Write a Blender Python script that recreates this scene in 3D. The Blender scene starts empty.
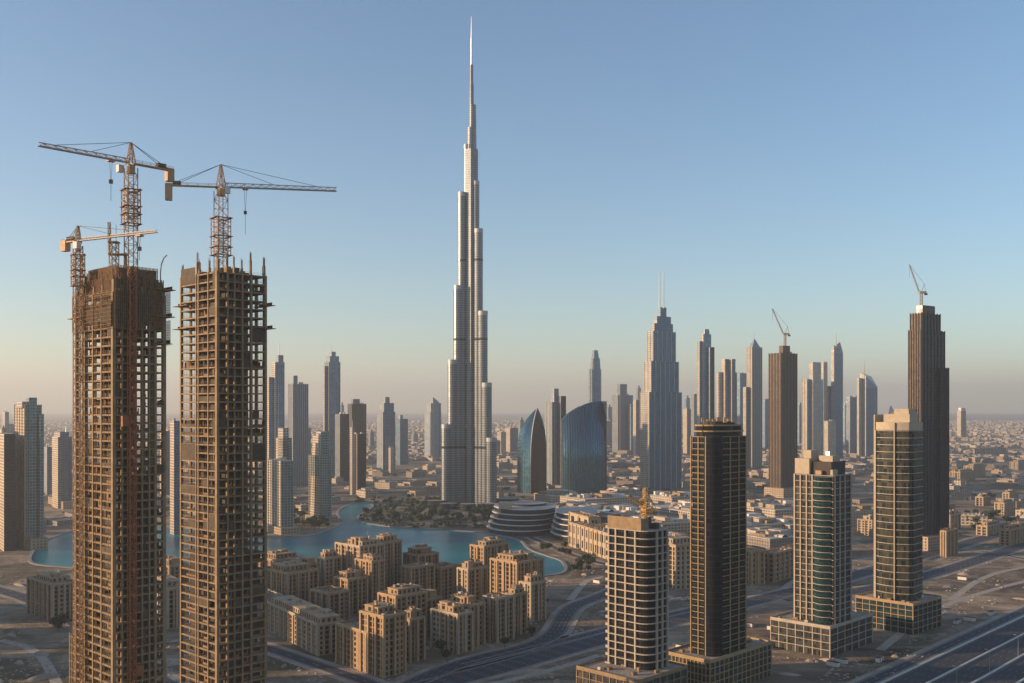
import bpy, math, random
from mathutils import Vector
R = random.Random(7)
C = bpy.context.scene.collection
SC = bpy.context.scene
rad = math.radians
CAMH = 165.0; F = 1000.0; HZ = 408.0; CX = 512.0

# ------------------------------------------------------------------ camera, sky, sun, exposure
cam = bpy.data.cameras.new('camera'); co = bpy.data.objects.new('camera', cam); C.objects.link(co)
co.location = (0, 0, CAMH); co.rotation_euler = (rad(90), 0, 0)
cam.sensor_width = 36; cam.lens = 36 * F / 1024; cam.shift_y = (HZ - 341.5) / 1024
cam.clip_start = 1; cam.clip_end = 90000
SC.camera = co
SUN_EL = 10.5; SUN_AZ = 8.0      # sun stands to the left (-X), SUN_AZ degrees behind the camera plane
sd = Vector((-math.cos(rad(SUN_AZ)) * math.cos(rad(SUN_EL)), -math.sin(rad(SUN_AZ)) * math.cos(rad(SUN_EL)), math.sin(rad(SUN_EL))))
w = bpy.data.worlds.new('World'); SC.world = w; w.use_nodes = True
nt = w.node_tree; bg = nt.nodes['Background']
sky = nt.nodes.new('ShaderNodeTexSky'); sky.sky_type = 'NISHITA'; sky.sun_disc = False
sky.sun_elevation = rad(SUN_EL); sky.sun_rotation = math.atan2(sd.x, sd.y)
sky.altitude = 0; sky.air_density = 1.0; sky.dust_density = 0.0; sky.ozone_density = 2.8
nt.links.new(sky.outputs[0], bg.inputs[0]); bg.inputs[1].default_value = 0.118
sl = bpy.data.lights.new('sun', 'SUN'); sl.energy = 5.0; sl.angle = rad(0.5); sl.color = (1.0, 0.69, 0.42)
so = bpy.data.objects.new('sun', sl); C.objects.link(so); so.rotation_euler = (-sd).to_track_quat('-Z', 'Y').to_euler()
so.location = (0, 0, 2000)
SC.view_settings.view_transform = 'Standard'; SC.view_settings.look = 'None'
SC.view_settings.exposure = 0.8; SC.view_settings.gamma = 1.0; SC.view_settings.use_curve_mapping = False
HAZE = 0.85e-4

# ------------------------------------------------------------------ helpers
def G(px, py, h=0.0):
    y = (CAMH - h) * F / (py - HZ); return Vector(((px - CX) / F * y, y, h))
def Z(py, y): return CAMH - (py - HZ) / F * y
ORG = {}
class MB:
    def __init__(s): s.v = []; s.f = []; s.uv = []; s.mi = []; s.fr = None
    def frame(s, P, ua, ub): s.fr = (P, ua, ub); return s
    def P(s, a, b, z):
        if s.fr is None: return (a, b, z)
        p, ua, ub = s.fr; return (p[0] + ua[0]*a + ub[0]*b, p[1] + ua[1]*a + ub[1]*b, p[2] + z)
    def quad(s, pts, uvs=None, mi=0):
        n = len(s.v); s.v += [tuple(p) for p in pts]; s.f.append(tuple(range(n, n + len(pts))))
        s.uv.append(uvs or [(0, 0)] * len(pts)); s.mi.append(mi)
    def prism(s, poly, z0, z1, top=None, ztop=None, mis=None, captop=True, bottom=False, u0=0.0, capmi=0):
        n = len(poly); top = top or poly; zt = ztop or [z1] * n; u = u0; A = 0
        for i in range(n): A += poly[i][0]*poly[(i+1) % n][1] - poly[(i+1) % n][0]*poly[i][1]
        for i in range(n):
            j = (i + 1) % n
            a, b = poly[i], poly[j]; c, d = top[j], top[i]
            L = math.hypot(b[0]-a[0], b[1]-a[1])
            pts = [(a[0], a[1], z0), (b[0], b[1], z0), (c[0], c[1], zt[j]), (d[0], d[1], zt[i])]
            uvs = [(u, z0), (u+L, z0), (u+L, zt[j]), (u, zt[i])]
            if A < 0: pts.reverse(); uvs.reverse()
            s.quad(pts, uvs, mis[i] if mis else 0); u += L
        if captop:
            pts = [(top[i][0], top[i][1], zt[i]) for i in range(n)]
            if A < 0: pts.reverse()
            s.quad(pts, [(p[0], p[1]) for p in pts], capmi)
        if bottom:
            pts = [(poly[i][0], poly[i][1], z0) for i in range(n)]
            if A > 0: pts.reverse()
            s.quad(pts, [(p[0], p[1]) for p in pts], capmi)
    def box(s, a0, a1, b0, b1, z0, z1, mi=0):
        p = s.P; c = [p(a0, b0, z0), p(a1, b0, z0), p(a1, b1, z0), p(a0, b1, z0), p(a0, b0, z1), p(a1, b0, z1), p(a1, b1, z1), p(a0, b1, z1)]
        la, lb = abs(a1-a0), abs(b1-b0)
        for q, (lu, lv) in (((0,1,5,4),(la,0)), ((1,2,6,5),(lb,0)), ((2,3,7,6),(la,0)), ((3,0,4,7),(lb,0))):
            s.quad([c[i] for i in q], [(0, z0), (lu, z0), (lu, z1), (0, z1)], mi)
        s.quad([c[i] for i in (4,5,6,7)], [(0,0),(la,0),(la,lb),(0,lb)], mi)
        s.quad([c[i] for i in (3,2,1,0)], [(0,0),(la,0),(la,lb),(0,lb)], mi)
    def bar(s, p0, p1, w, mi=0):
        p0, p1 = Vector(p0), Vector(p1); d = p1 - p0
        if d.length < 1e-6: return
        d.normalize(); u = d.cross(Vector((0, 0, 1)))
        if u.length < 0.05: u = Vector((1, 0, 0))
        u.normalize(); v = d.cross(u); u *= w/2; v *= w/2
        a = [p0-u-v, p0+u-v, p0+u+v, p0-u+v]; b = [p1-u-v, p1+u-v, p1+u+v, p1-u+v]
        for i in range(4):
            j = (i+1) % 4; s.quad([a[i], a[j], b[j], b[i]], mi=mi)
        s.quad(a[::-1], mi=mi); s.quad(b, mi=mi)
    def lattice(s, p0, p1, w, seg, chord=0.22, br=0.14, tri=False, w1=None):
        p0, p1 = Vector(p0), Vector(p1); d = (p1-p0); L = d.length; d.normalize(); w1 = w if w1 is None else w1
        if abs(d.z) > 0.8: u = Vector((1, 1, 0)).normalized(); v = d.cross(u).normalized()
        else: u = d.cross(Vector((0, 0, 1))).normalized(); v = u.cross(d).normalized()
        n = max(1, int(round(L/seg)))
        offs = [(-.5, 0), (.5, 0), (0, .9)] if tri else [(-.5, -.5), (.5, -.5), (.5, .5), (-.5, .5)]
        def pt(i, k):
            t = i/n; ww = w + (w1-w)*t; return p0 + d*(L*t) + u*(offs[k][0]*ww) + v*(offs[k][1]*ww)
        m = len(offs)
        for k in range(m): s.bar(pt(0, k), pt(n, k), chord)
        for i in range(n):
            for k in range(m):
                j = (k+1) % m
                s.bar(pt(i, k), pt(i, j), br)
                if (i+k) % 2: s.bar(pt(i, k), pt(i+1, j), br)
                else: s.bar(pt(i, j), pt(i+1, k), br)
    def mesh(s, name, mats, org=(0, 0, 0)):
        me = bpy.data.meshes.new(name)
        me.from_pydata([(x-org[0], y-org[1], z-org[2]) for x, y, z in s.v], [], s.f)
        ul = me.uv_layers.new(name='UVMap'); k = 0; flat = []
        for q in s.uv:
            for u in q: flat += [u[0], u[1]]
        ul.data.foreach_set('uv', flat)
        for m in (mats if isinstance(mats, (list, tuple)) else [mats]): me.materials.append(m)
        me.polygons.foreach_set('material_index', s.mi); me.update(); return me
    def build(s, name, mats, parent=None):
        org = ORG[parent.name] if parent else (0, 0, 0)
        o = bpy.data.objects.new(name, s.mesh(name, mats, org)); C.objects.link(o)
        if parent: o.parent = parent
        ORG[o.name] = org
        return o
def rep(me, name, parent, loc):
    o = bpy.data.objects.new(name, me); C.objects.link(o); o.parent = parent; o.location = loc; ORG[o.name] = ORG[parent.name]; return o
def thing(name, label, cat, loc, group=None):
    o = bpy.data.objects.new(name, None); C.objects.link(o); o.location = loc; o['label'] = label; o['category'] = cat
    if group: o['group'] = group
    ORG[o.name] = tuple(loc); return o
def tag(o, label, cat, group=None):
    o['label'] = label; o['category'] = cat
    if group: o['group'] = group
    return o
def kind(o, k): o['kind'] = k; return o
def copy_tree(o, loc, label=None, group=None, rz=None):
    c = o.copy(); C.objects.link(c); c.location = loc; ORG[c.name] = tuple(loc)
    if rz is not None: c.rotation_euler.z = rz
    if label: c['label'] = label
    if group: c['group'] = group
    for ch in o.children:
        d = ch.copy(); C.objects.link(d); d.parent = c
        for g in ch.children:
            e = g.copy(); C.objects.link(e); e.parent = d
    return c
def ell(cx, cy, rx, ry, n=28, a0=0): return [(cx + rx*math.cos(a0 + 2*math.pi*i/n), cy + ry*math.sin(a0 + 2*math.pi*i/n)) for i in range(n)]
def scale_poly(p, s, c=None):
    c = c or (sum(q[0] for q in p)/len(p), sum(q[1] for q in p)/len(p)); return [(c[0]+(q[0]-c[0])*s, c[1]+(q[1]-c[1])*s) for q in p]
def offset_poly(p, d):
    n = len(p); out = []
    for i in range(n):
        a, b, c = Vector(p[i-1]), Vector(p[i]), Vector(p[(i+1) % n]); e1 = (b-a).normalized(); e2 = (c-b).normalized()
        n1 = Vector((e1.y, -e1.x)); n2 = Vector((e2.y, -e2.x)); m = n1+n2; m = m/max(m.dot(m)/2, .3)
        q = b + m*d; out.append((q.x, q.y))
    return out
def corner(xl, xc, xr, Y, phi=45, xcw=None):
    """rectangle whose near corner stands at depth Y on the ray of column xc and whose sides end at columns xl, xr"""
    f = rad(phi); P = Vector(((xc-CX)/F*Y, Y)); uL = Vector((-math.cos(f), math.sin(f))); uR = Vector((math.sin(f), math.cos(f)))
    tl, tr = (xl-CX)/F, (xr-CX)/F
    La = (tl*P.y - P.x)/(uL.x - tl*uL.y); Lb = (tr*P.y - P.x)/(uR.x - tr*uR.y)
    return P, uL, uR, La, Lb
def rect(P, uL, uR, La, Lb): return [tuple(P), tuple(P+uR*Lb), tuple(P+uR*Lb+uL*La), tuple(P+uL*La)]
def round_poly(p, rs, n=6):
    out = []
    for i, r in enumerate(rs):
        b = Vector(p[i]); a = Vector(p[i-1]); c = Vector(p[(i+1) % len(p)])
        if r <= 0: out.append(tuple(b)); continue
        e1 = (a-b).normalized()*r; e2 = (c-b).normalized()*r
        for k in range(n+1):
            t = k/n; q = (b+e1)*(1-t)**2 + b*2*t*(1-t) + (b+e2)*t*t; out.append(tuple(q))
    return out

# ------------------------------------------------------------------ materials
def new_mat(name):
    m = bpy.data.materials.new(name); m.use_nodes = True; return m, m.node_tree.nodes, m.node_tree.links, m.node_tree.nodes['Principled BSDF']
def plain(name, col, rough=0.8, metal=0.0, noise=0.25, scale=0.3, bump=0.0, spec=None):
    m, N, L, b = new_mat(name); b.inputs['Roughness'].default_value = rough; b.inputs['Metallic'].default_value = metal
    if spec is not None: b.inputs['Specular IOR Level'].default_value = spec
    g = N.new('ShaderNodeNewGeometry'); n = N.new('ShaderNodeTexNoise'); n.inputs['Scale'].default_value = scale; n.inputs['Detail'].default_value = 8; n.inputs['Roughness'].default_value = .65
    L.new(g.outputs['Position'], n.inputs['Vector'])
    r = N.new('ShaderNodeMapRange'); r.inputs['From Min'].default_value = .3; r.inputs['From Max'].default_value = .7; r.inputs['To Min'].default_value = 1-noise; r.inputs['To Max'].default_value = 1+noise
    L.new(n.outputs['Fac'], r.inputs['Value'])
    x = N.new('ShaderNodeVectorMath'); x.operation = 'SCALE'; x.inputs[0].default_value = col; L.new(r.outputs[0], x.inputs['Scale']); L.new(x.outputs[0], b.inputs['Base Color'])
    if bump:
        bp = N.new('ShaderNodeBump'); bp.inputs['Strength'].default_value = 1; bp.inputs['Distance'].default_value = bump; L.new(n.outputs['Fac'], bp.inputs['Height']); L.new(bp.outputs[0], b.inputs['Normal'])
    return m
def facade(name, glass, frame, fh=3.8, mw=3.0, band=.28, mull=.15, metal=.6, rough=.14, var=.5, roof=(.3, .28, .25), fmetal=0.0, frough=.6, vert=0, glass2=None, bumpd=.0):
    """curtain wall: UV is metres along the wall and metres of height"""
    m, N, L, b = new_mat(name)
    if name in ('black_glazing', 'smoked_glazing', 'green_glazing', 'sea_glazing', 'dark_glass_facade', 'brown_facade'): b.inputs['Specular IOR Level'].default_value = .22
    def M(op, a, c=None):
        n = N.new('ShaderNodeMath'); n.operation = op
        for k, q in enumerate((a, c)):
            if q is None: continue
            if isinstance(q, (int, float)): n.inputs[k].default_value = q
            else: L.new(q, n.inputs[k])
        return n.outputs[0]
    uv = N.new('ShaderNodeUVMap'); uv.uv_map = 'UVMap'; sp = N.new('ShaderNodeSeparateXYZ'); L.new(uv.outputs[0], sp.inputs[0])
    u = M('DIVIDE', sp.outputs[0], mw); v = M('DIVIDE', sp.outputs[1], fh)
    fu, fv = M('FRACT', u), M('FRACT', v)
    fr = M('MAXIMUM', M('LESS_THAN', fv, band), M('LESS_THAN', fu, mull))
    if vert:   # every vert-th bay is a solid vertical rib
        fr = M('MAXIMUM', fr, M('LESS_THAN', M('FRACT', M('DIVIDE', u, vert)), .9/vert))
    cb = N.new('ShaderNodeCombineXYZ'); L.new(M('FLOOR', u), cb.inputs[0]); L.new(M('FLOOR', v), cb.inputs[1])
    wn = N.new('ShaderNodeTexWhiteNoise'); wn.noise_dimensions = '2D'; L.new(cb.outputs[0], wn.inputs['Vector'])
    # slow variation over the height and width, like blinds, dirt and different fit-outs
    nz = N.new('ShaderNodeTexNoise'); nz.inputs['Scale'].default_value = .05; nz.inputs['Detail'].default_value = 4; L.new(uv.outputs[0], nz.inputs['Vector'])
    mg = N.new('ShaderNodeMix'); mg.data_type = 'RGBA'; g2 = glass2 or tuple(min(1, c*(1+var)+.02*var) for c in glass)
    mg.inputs[6].default_value = (*[c*(1-var*.6) for c in glass], 1); mg.inputs[7].default_value = (*g2, 1); L.new(M('MULTIPLY', wn.outputs['Value'], M('MULTIPLY', nz.outputs['Fac'], 1.9)), mg.inputs[0])
    mf = N.new('ShaderNodeMix'); mf.data_type = 'RGBA'; L.new(fr, mf.inputs[0]); L.new(mg.outputs[2], mf.inputs[6])
    fs = N.new('ShaderNodeVectorMath'); fs.operation = 'SCALE'; fs.inputs[0].default_value = frame; L.new(M('ADD', M('MULTIPLY', nz.outputs['Fac'], .7), .65), fs.inputs['Scale']); L.new(fs.outputs[0], mf.inputs[7])
    ge = N.new('ShaderNodeNewGeometry'); sg = N.new('ShaderNodeSeparateXYZ'); L.new(ge.outputs['True Normal'], sg.inputs[0]); isr = M('GREATER_THAN', sg.outputs[2], .9)
    mr = N.new('ShaderNodeMix'); mr.data_type = 'RGBA'; L.new(isr, mr.inputs[0]); L.new(mf.outputs[2], mr.inputs[6]); mr.inputs[7].default_value = (*roof, 1); L.new(mr.outputs[2], b.inputs['Base Color'])
    ng = M('MULTIPLY', M('SUBTRACT', 1, fr), M('SUBTRACT', 1, isr))
    L.new(M('ADD', M('MULTIPLY', ng, metal-fmetal), fmetal), b.inputs['Metallic'])
    L.new(M('ADD', M('MULTIPLY', ng, rough-frough), frough), b.inputs['Roughness'])
    # panes are never perfectly flush: tilt each one a little
    sc = N.new('ShaderNodeVectorMath'); sc.operation = 'SUBTRACT'; L.new(wn.outputs['Color'], sc.inputs[0]); sc.inputs[1].default_value = (.5, .5, .5)
    s2 = N.new('ShaderNodeVectorMath'); s2.operation = 'SCALE'; L.new(sc.outputs[0], s2.inputs[0]); L.new(M('MULTIPLY', ng, .06), s2.inputs['Scale'])
    ad = N.new('ShaderNodeVectorMath'); ad.operation = 'ADD'; L.new(ge.outputs['Normal'], ad.inputs[0]); L.new(s2.outputs[0], ad.inputs[1])
    nn = N.new('ShaderNodeVectorMath'); nn.operation = 'NORMALIZE'; L.new(ad.outputs[0], nn.inputs[0]); L.new(nn.outputs[0], b.inputs['Normal'])
    return m
M_ = {}
M_['concrete'] = plain('concrete', (.26, .18, .10), .9, noise=.3, scale=.25)
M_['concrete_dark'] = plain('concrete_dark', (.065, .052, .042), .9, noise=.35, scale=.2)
M_['timber'] = plain('timber', (.24, .14, .07), .85, noise=.4, scale=.8)
M_['netting'] = plain('netting', (.085, .062, .04), .9, noise=.4, scale=.4)
M_['crane'] = plain('crane_paint', (.40, .24, .115), .6, noise=.35, scale=.6)
M_['crane_grey'] = plain('crane_grey', (.34, .30, .26), .6, noise=.3, scale=.6)
M_['crane_gold'] = plain('crane_gold', (.62, .36, .10), .6, noise=.3, scale=.8)
M_['hoist'] = plain('hoist_orange', (.26, .085, .03), .6, noise=.3, scale=.6)
M_['cable'] = plain('cable', (.05, .05, .05), .7)
M_['fin'] = plain('fin_metal', (.30, .32, .33), .5, .3, noise=.1)
M_['rebar'] = plain('rebar', (.13, .07, .045), .9)
M_['tan'] = plain('tan_render', (.36, .235, .13), .9, noise=.16, scale=.12)
M_['tan2'] = plain('tan_render_light', (.40, .275, .16), .9, noise=.16, scale=.12)
M_['tan3'] = plain('tan_render_red', (.29, .185, .11), .9, noise=.16, scale=.12)
M_['roof'] = plain('roof_screed', (.33, .27, .21), .95, noise=.45, scale=.35)
M_['roof_light'] = plain('roof_light', (.46, .40, .33), .9, noise=.3, scale=.08)
M_['white'] = plain('white_cladding', (.62, .57, .50), .6, noise=.12)
M_['pane'] = plain('window_glass', (.035, .04, .045), .12, noise=.5, scale=.15)
M_['stone'] = plain('pale_stone', (.42, .34, .24), .8, noise=.12)
M_['steel'] = plain('steel', (.5, .5, .5), .35, .8, noise=.1)
M_['sand'] = plain('sand', (.36, .28, .21), .95, noise=.4, scale=.05, bump=.6)
M_['track'] = plain('dirt_track', (.40, .335, .26), .95, noise=.3, scale=.3, bump=.3)
M_['kerb'] = plain('kerb', (.26, .24, .21), .9)
M_['asphalt'] = plain('asphalt', (.036, .040, .048), .85, noise=.3, scale=.15)
M_['paint'] = plain('road_paint', (.34, .34, .33), .7, noise=.25, scale=.5)
M_['leaf'] = plain('leaf', (.045, .065, .025), .8, noise=.5, scale=.3)
M_['trunk'] = plain('trunk', (.12, .085, .06), .9)
fm = facade
M_['f_burj'] = fm('silver_facade', (.06, .085, .105), (.20, .21, .215), fh=3.9, mw=2.4, band=.36, mull=.3, metal=.7, rough=.34, fmetal=.45, frough=.42, var=.3)
M_['f_blue'] = fm('blue_glass_facade', (.045, .105, .17), (.10, .15, .19), fh=3.8, mw=3.2, band=.22, mull=.18, metal=.5, rough=.26)
M_['f_blue2'] = fm('pale_blue_facade', (.07, .145, .21), (.19, .24, .28), fh=3.8, mw=4.5, band=.2, mull=.25, metal=.5, rough=.28)
M_['f_teal'] = fm('teal_facade', (.07, .15, .16), (.22, .25, .24), fh=3.6, mw=3.2, band=.3, mull=.2, metal=.5, rough=.2)
M_['f_beige'] = fm('beige_facade', (.10, .11, .11), (.52, .41, .29), fh=3.6, mw=3.6, band=.38, mull=.42, metal=.3, rough=.2)
M_['f_beige_v'] = fm('beige_rib_facade', (.12, .13, .14), (.55, .44, .32), fh=3.8, mw=4.2, band=.2, mull=.45, metal=.4, rough=.2)
M_['f_grey'] = fm('grey_facade', (.05, .075, .105), (.15, .165, .18), fh=3.7, mw=3.4, band=.3, mull=.3, metal=.3, rough=.3)
M_['f_greyv'] = fm('grey_rib_facade', (.07, .10, .125), (.24, .245, .245), fh=3.7, mw=5.0, band=.12, mull=.4, metal=.35, rough=.28)
M_['f_dark'] = fm('dark_glass_facade', (.014, .02, .027), (.035, .038, .043), fh=3.8, mw=2.6, band=.2, mull=.2, metal=.05, rough=.12)
M_['f_brown'] = fm('brown_facade', (.035, .025, .02), (.135, .083, .05), fh=3.8, mw=2.8, band=.25, mull=.4, metal=.2, rough=.4)
M_['f_cyan'] = fm('cyan_glass_facade', (.10, .34, .46), (.16, .34, .42), fh=3.8, mw=3.0, band=.15, mull=.12, metal=.75, rough=.15)
M_['f_white'] = fm('pale_stone_facade', (.12, .13, .14), (.50, .43, .34), fh=3.8, mw=4.0, band=.3, mull=.35, metal=.4, rough=.2)
M_['f_sail'] = fm('deep_blue_glass_facade', (.045, .125, .175), (.05, .11, .14), fh=4.0, mw=5.5, band=.08, mull=.16, metal=.8, rough=.24, var=.35, fmetal=.5, frough=.35)
M_['g_dark'] = fm('smoked_glazing', (.022, .028, .03), (.05, .05, .05), fh=3.6, mw=1.6, band=.1, mull=.1, metal=.1, rough=.1, glass2=(.11, .10, .085))
M_['g_black'] = fm('black_glazing', (.010, .013, .016), (.022, .024, .026), fh=3.6, mw=1.6, band=.1, mull=.1, metal=0, rough=.12, glass2=(.02, .021, .022))
M_['stone_grey'] = plain('grey_stone', (.42, .35, .27), .85, noise=.2, scale=.2)
M_['gilt'] = plain('ochre_render', (.36, .25, .12), .8, noise=.15, scale=.2)
M_['g_teal'] = fm('green_glazing', (.008, .034, .038), (.03, .045, .045), fh=3.6, mw=1.6, band=.1, mull=.08, metal=.1, rough=.1, glass2=(.025, .06, .06))
M_['g_sea'] = fm('sea_glazing', (.010, .024, .028), (.04, .045, .045), fh=5.2, mw=1.5, band=.1, mull=.12, metal=.1, rough=.12, glass2=(.10, .09, .06))
M_['f_sunlit'] = fm('sunlit_glass_facade', (.15, .20, .235), (.36, .37, .37), fh=3.8, mw=3.6, band=.25, mull=.3, metal=.4, rough=.3)  # brighter facade that paints sunlight onto left walls
M_['g_low'] = fm('low_building_facade', (.05, .05, .05), (.38, .28, .185), fh=3.6, mw=4.0, band=.45, mull=.5, metal=.1, rough=.3, roof=(.22, .185, .15))
M_['g_low2'] = fm('low_building_pale', (.08, .08, .08), (.46, .37, .27), fh=3.8, mw=5.0, band=.5, mull=.4, metal=.1, rough=.3, roof=(.32, .28, .24))
M_['g_low3'] = fm('low_building_grey', (.07, .08, .09), (.25, .20, .155), fh=3.6, mw=4.0, band=.4, mull=.5, metal=.1, rough=.3, roof=(.16, .145, .13))

# ------------------------------------------------------------------ ground, lake, haze
def ground_mat():
    m, N, L, b = new_mat('desert_ground'); b.inputs['Roughness'].default_value = .95; b.inputs['Specular IOR Level'].default_value = .2
    g = N.new('ShaderNodeNewGeometry')
    def noise(s, d=8, r=.6, dist=0, strch=None):
        n = N.new('ShaderNodeTexNoise'); n.inputs['Scale'].default_value = s; n.inputs['Detail'].default_value = d; n.inputs['Roughness'].default_value = r; n.inputs['Distortion'].default_value = dist
        if strch:
            mp = N.new('ShaderNodeMapping'); mp.inputs['Rotation'].default_value[2] = rad(strch[0]); mp.inputs['Scale'].default_value = strch[1]
            L.new(g.outputs['Position'], mp.inputs['Vector']); L.new(mp.outputs[0], n.inputs['Vector'])
        else: L.new(g.outputs['Position'], n.inputs['Vector'])
        return n.outputs['Fac']
    def ramp(x, stops):
        r = N.new('ShaderNodeValToRGB'); e = r.color_ramp.elements
        for i, (p, c) in enumerate(stops):
            q = e[i] if i < 2 else e.new(p); q.position = p; q.color = (*c, 1)
        L.new(x, r.inputs[0]); return r.outputs[0]
    def mix(f, a, c, mode='MIX'):
        x = N.new('ShaderNodeMix'); x.data_type = 'RGBA'; x.blend_type = mode
        if isinstance(f, float): x.inputs[0].default_value = f
        else: L.new(f, x.inputs[0])
        L.new(a, x.inputs[6]); L.new(c, x.inputs[7]); return x.outputs[2]
    base = ramp(noise(.004, 10, .6, .6), [(.30, (.14, .11, .085)), (.46, (.31, .235, .165)), (.58, (.46, .35, .24)), (.72, (.23, .18, .135))])
    patch = ramp(noise(.02, 8, .7, 1.5), [(.35, (.45, .45, .45)), (.55, (1, 1, 1)), (.7, (1.25, 1.2, 1.15))])
    c = mix(1.0, base, patch, 'MULTIPLY')
    tracks = ramp(noise(.03, 6, .7, .4, (45, (.15, 1.6, 1))), [(.40, (.55, .55, .57)), (.52, (1, 1, 1)), (.62, (1.15, 1.12, 1.08))])
    c = mix(.8, c, tracks, 'MULTIPLY')
    veg = ramp(noise(.006, 8, .7, .8), [(.51, (0, 0, 0)), (.59, (.7, .7, .7))])
    vc = N.new('ShaderNodeRGB'); vc.outputs[0].default_value = (.05, .055, .03, 1)
    c = mix(veg, c, vc.outputs[0])
    L.new(c, b.inputs['Base Color'])
    ad = N.new('ShaderNodeMath'); ad.operation = 'MULTIPLY_ADD'; L.new(noise(.5, 6, .7), ad.inputs[0]); ad.inputs[1].default_value = .18; L.new(noise(.05, 10, .75, .5), ad.inputs[2])
    bp = N.new('ShaderNodeBump'); bp.inputs['Distance'].default_value = 3.2; bp.inputs['Strength'].default_value = 1; L.new(ad.outputs[0], bp.inputs['Height']); L.new(bp.outputs[0], b.inputs['Normal'])
    return m
M_['ground'] = ground_mat()
g = MB(); S = 30000
g.quad([(-S, -S, 0), (S, -S, 0), (S, S, 0), (-S, S, 0)]); kind(g.build('ground', M_['ground']), 'structure')

def water_mat():
    m, N, L, b = new_mat('lake_water'); b.inputs['Base Color'].default_value = (.012, .115, .14, 1); b.inputs['Roughness'].default_value = .28; b.inputs['IOR'].default_value = 1.33; b.inputs['Specular IOR Level'].default_value = .1
    g = N.new('ShaderNodeNewGeometry'); n = N.new('ShaderNodeTexNoise'); n.inputs['Scale'].default_value = .35; n.inputs['Detail'].default_value = 5; L.new(g.outputs['Position'], n.inputs['Vector'])
    n2 = N.new('ShaderNodeTexNoise'); n2.inputs['Scale'].default_value = .012; n2.inputs['Detail'].default_value = 4; L.new(g.outputs['Position'], n2.inputs['Vector'])
    r = N.new('ShaderNodeValToRGB'); r.color_ramp.elements[0].position = .35; r.color_ramp.elements[0].color = (.006, .13, .16, 1); r.color_ramp.elements[1].position = .65; r.color_ramp.elements[1].color = (.014, .21, .24, 1)
    L.new(n2.outputs['Fac'], r.inputs[0]); L.new(r.outputs[0], b.inputs['Base Color'])
    bp = N.new('ShaderNodeBump'); bp.inputs['Distance'].default_value = .35; L.new(n.outputs['Fac'], bp.inputs['Height']); L.new(bp.outputs[0], b.inputs['Normal'])
    return m
M_['water'] = water_mat()
LAKE = [(545,576),(562.6,574.5),(568,568.5),(562.6,560.5),(552,557.5),(545,555),(535,552),(527,547.5),(523,541),(505,536.5),(480,532),(447,530.5),(416,529.4),(387,526.6),(366,523.5),(357.4,521),(359,516),(367,511),(374,506.5),(372,503.8),(359,502.6),(347,505),(336,511),(338,517),(343.5,523.5),(328,530.5),(308,537),(268,538.5),(240,536),(200,530),(165,526),(120,524),(72,531),(50,538),(35,547),(26,562),(40,566),(72,568),(150,574),(268,582),(400,586),(520,580)]
LW = [G(a, b) for a, b in LAKE]
def smooth(pts, it=1, closed=True):
    for _ in range(it):
        o = []; n = len(pts)
        for i in range(n if closed else n-1):
            a, b = pts[i], pts[(i+1) % n]; o += [a*.75+b*.25, a*.25+b*.75]
        if not closed: o = [pts[0]] + o + [pts[-1]]
        pts = o
    return pts
LW = smooth(LW, 2)
lk = MB(); lk.quad([(p.x, p.y, .12) for p in LW]); kind(lk.build('lake_water', M_['water']), 'structure')
def ribbon(mb, pts, w0, w1, z, z2=None, u=0):
    """sheet between offsets w0 and w1 to the left of a polyline; z2 makes it a raised strip with sides"""
    n = len(pts); L_, R_ = [], []
    for i in range(n):
        a = pts[max(i-1, 0)]; b = pts[min(i+1, n-1)]; d = Vector((b.x-a.x, b.y-a.y)).normalized(); nn = Vector((-d.y, d.x))
        L_.append((pts[i].x+nn.x*w0, pts[i].y+nn.y*w0)); R_.append((pts[i].x+nn.x*w1, pts[i].y+nn.y*w1))
    for i in range(n-1):
        zt = z2 if z2 else z
        q = [(*L_[i], zt), (*L_[i+1], zt), (*R_[i+1], zt), (*R_[i], zt)]
        if w1 > w0: q.reverse(); 
        mb.quad(q[::-1] if w1 > w0 and False else q)
        if z2:
            mb.quad([(*L_[i], z), (*L_[i+1], z), (*L_[i+1], z2), (*L_[i], z2)]); mb.quad([(*R_[i], z), (*R_[i+1], z), (*R_[i+1], z2), (*R_[i], z2)])
qy = MB(); ribbon(qy, LW + [LW[0]], 2.6, -1.0, -.2, .9); kind(qy.build('quay', M_['kerb']), 'structure')

hz = MB(); hz.box(-S-500, S+500, -S-500, S+500, -1, 845)
hm = bpy.data.materials.new('haze'); hm.use_nodes = True; N = hm.node_tree.nodes; N.remove(N['Principled BSDF']); pv = N.new('ShaderNodeVolumePrincipled')
pv.inputs['Density'].default_value = HAZE; pv.inputs['Color'].default_value = (.96, .975, .945, 1); pv.inputs['Anisotropy'].default_value = .28
hm.node_tree.links.new(pv.outputs[0], N['Material Output'].inputs['Volume'])
kind(hz.build('haze', hm), 'stuff')

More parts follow.
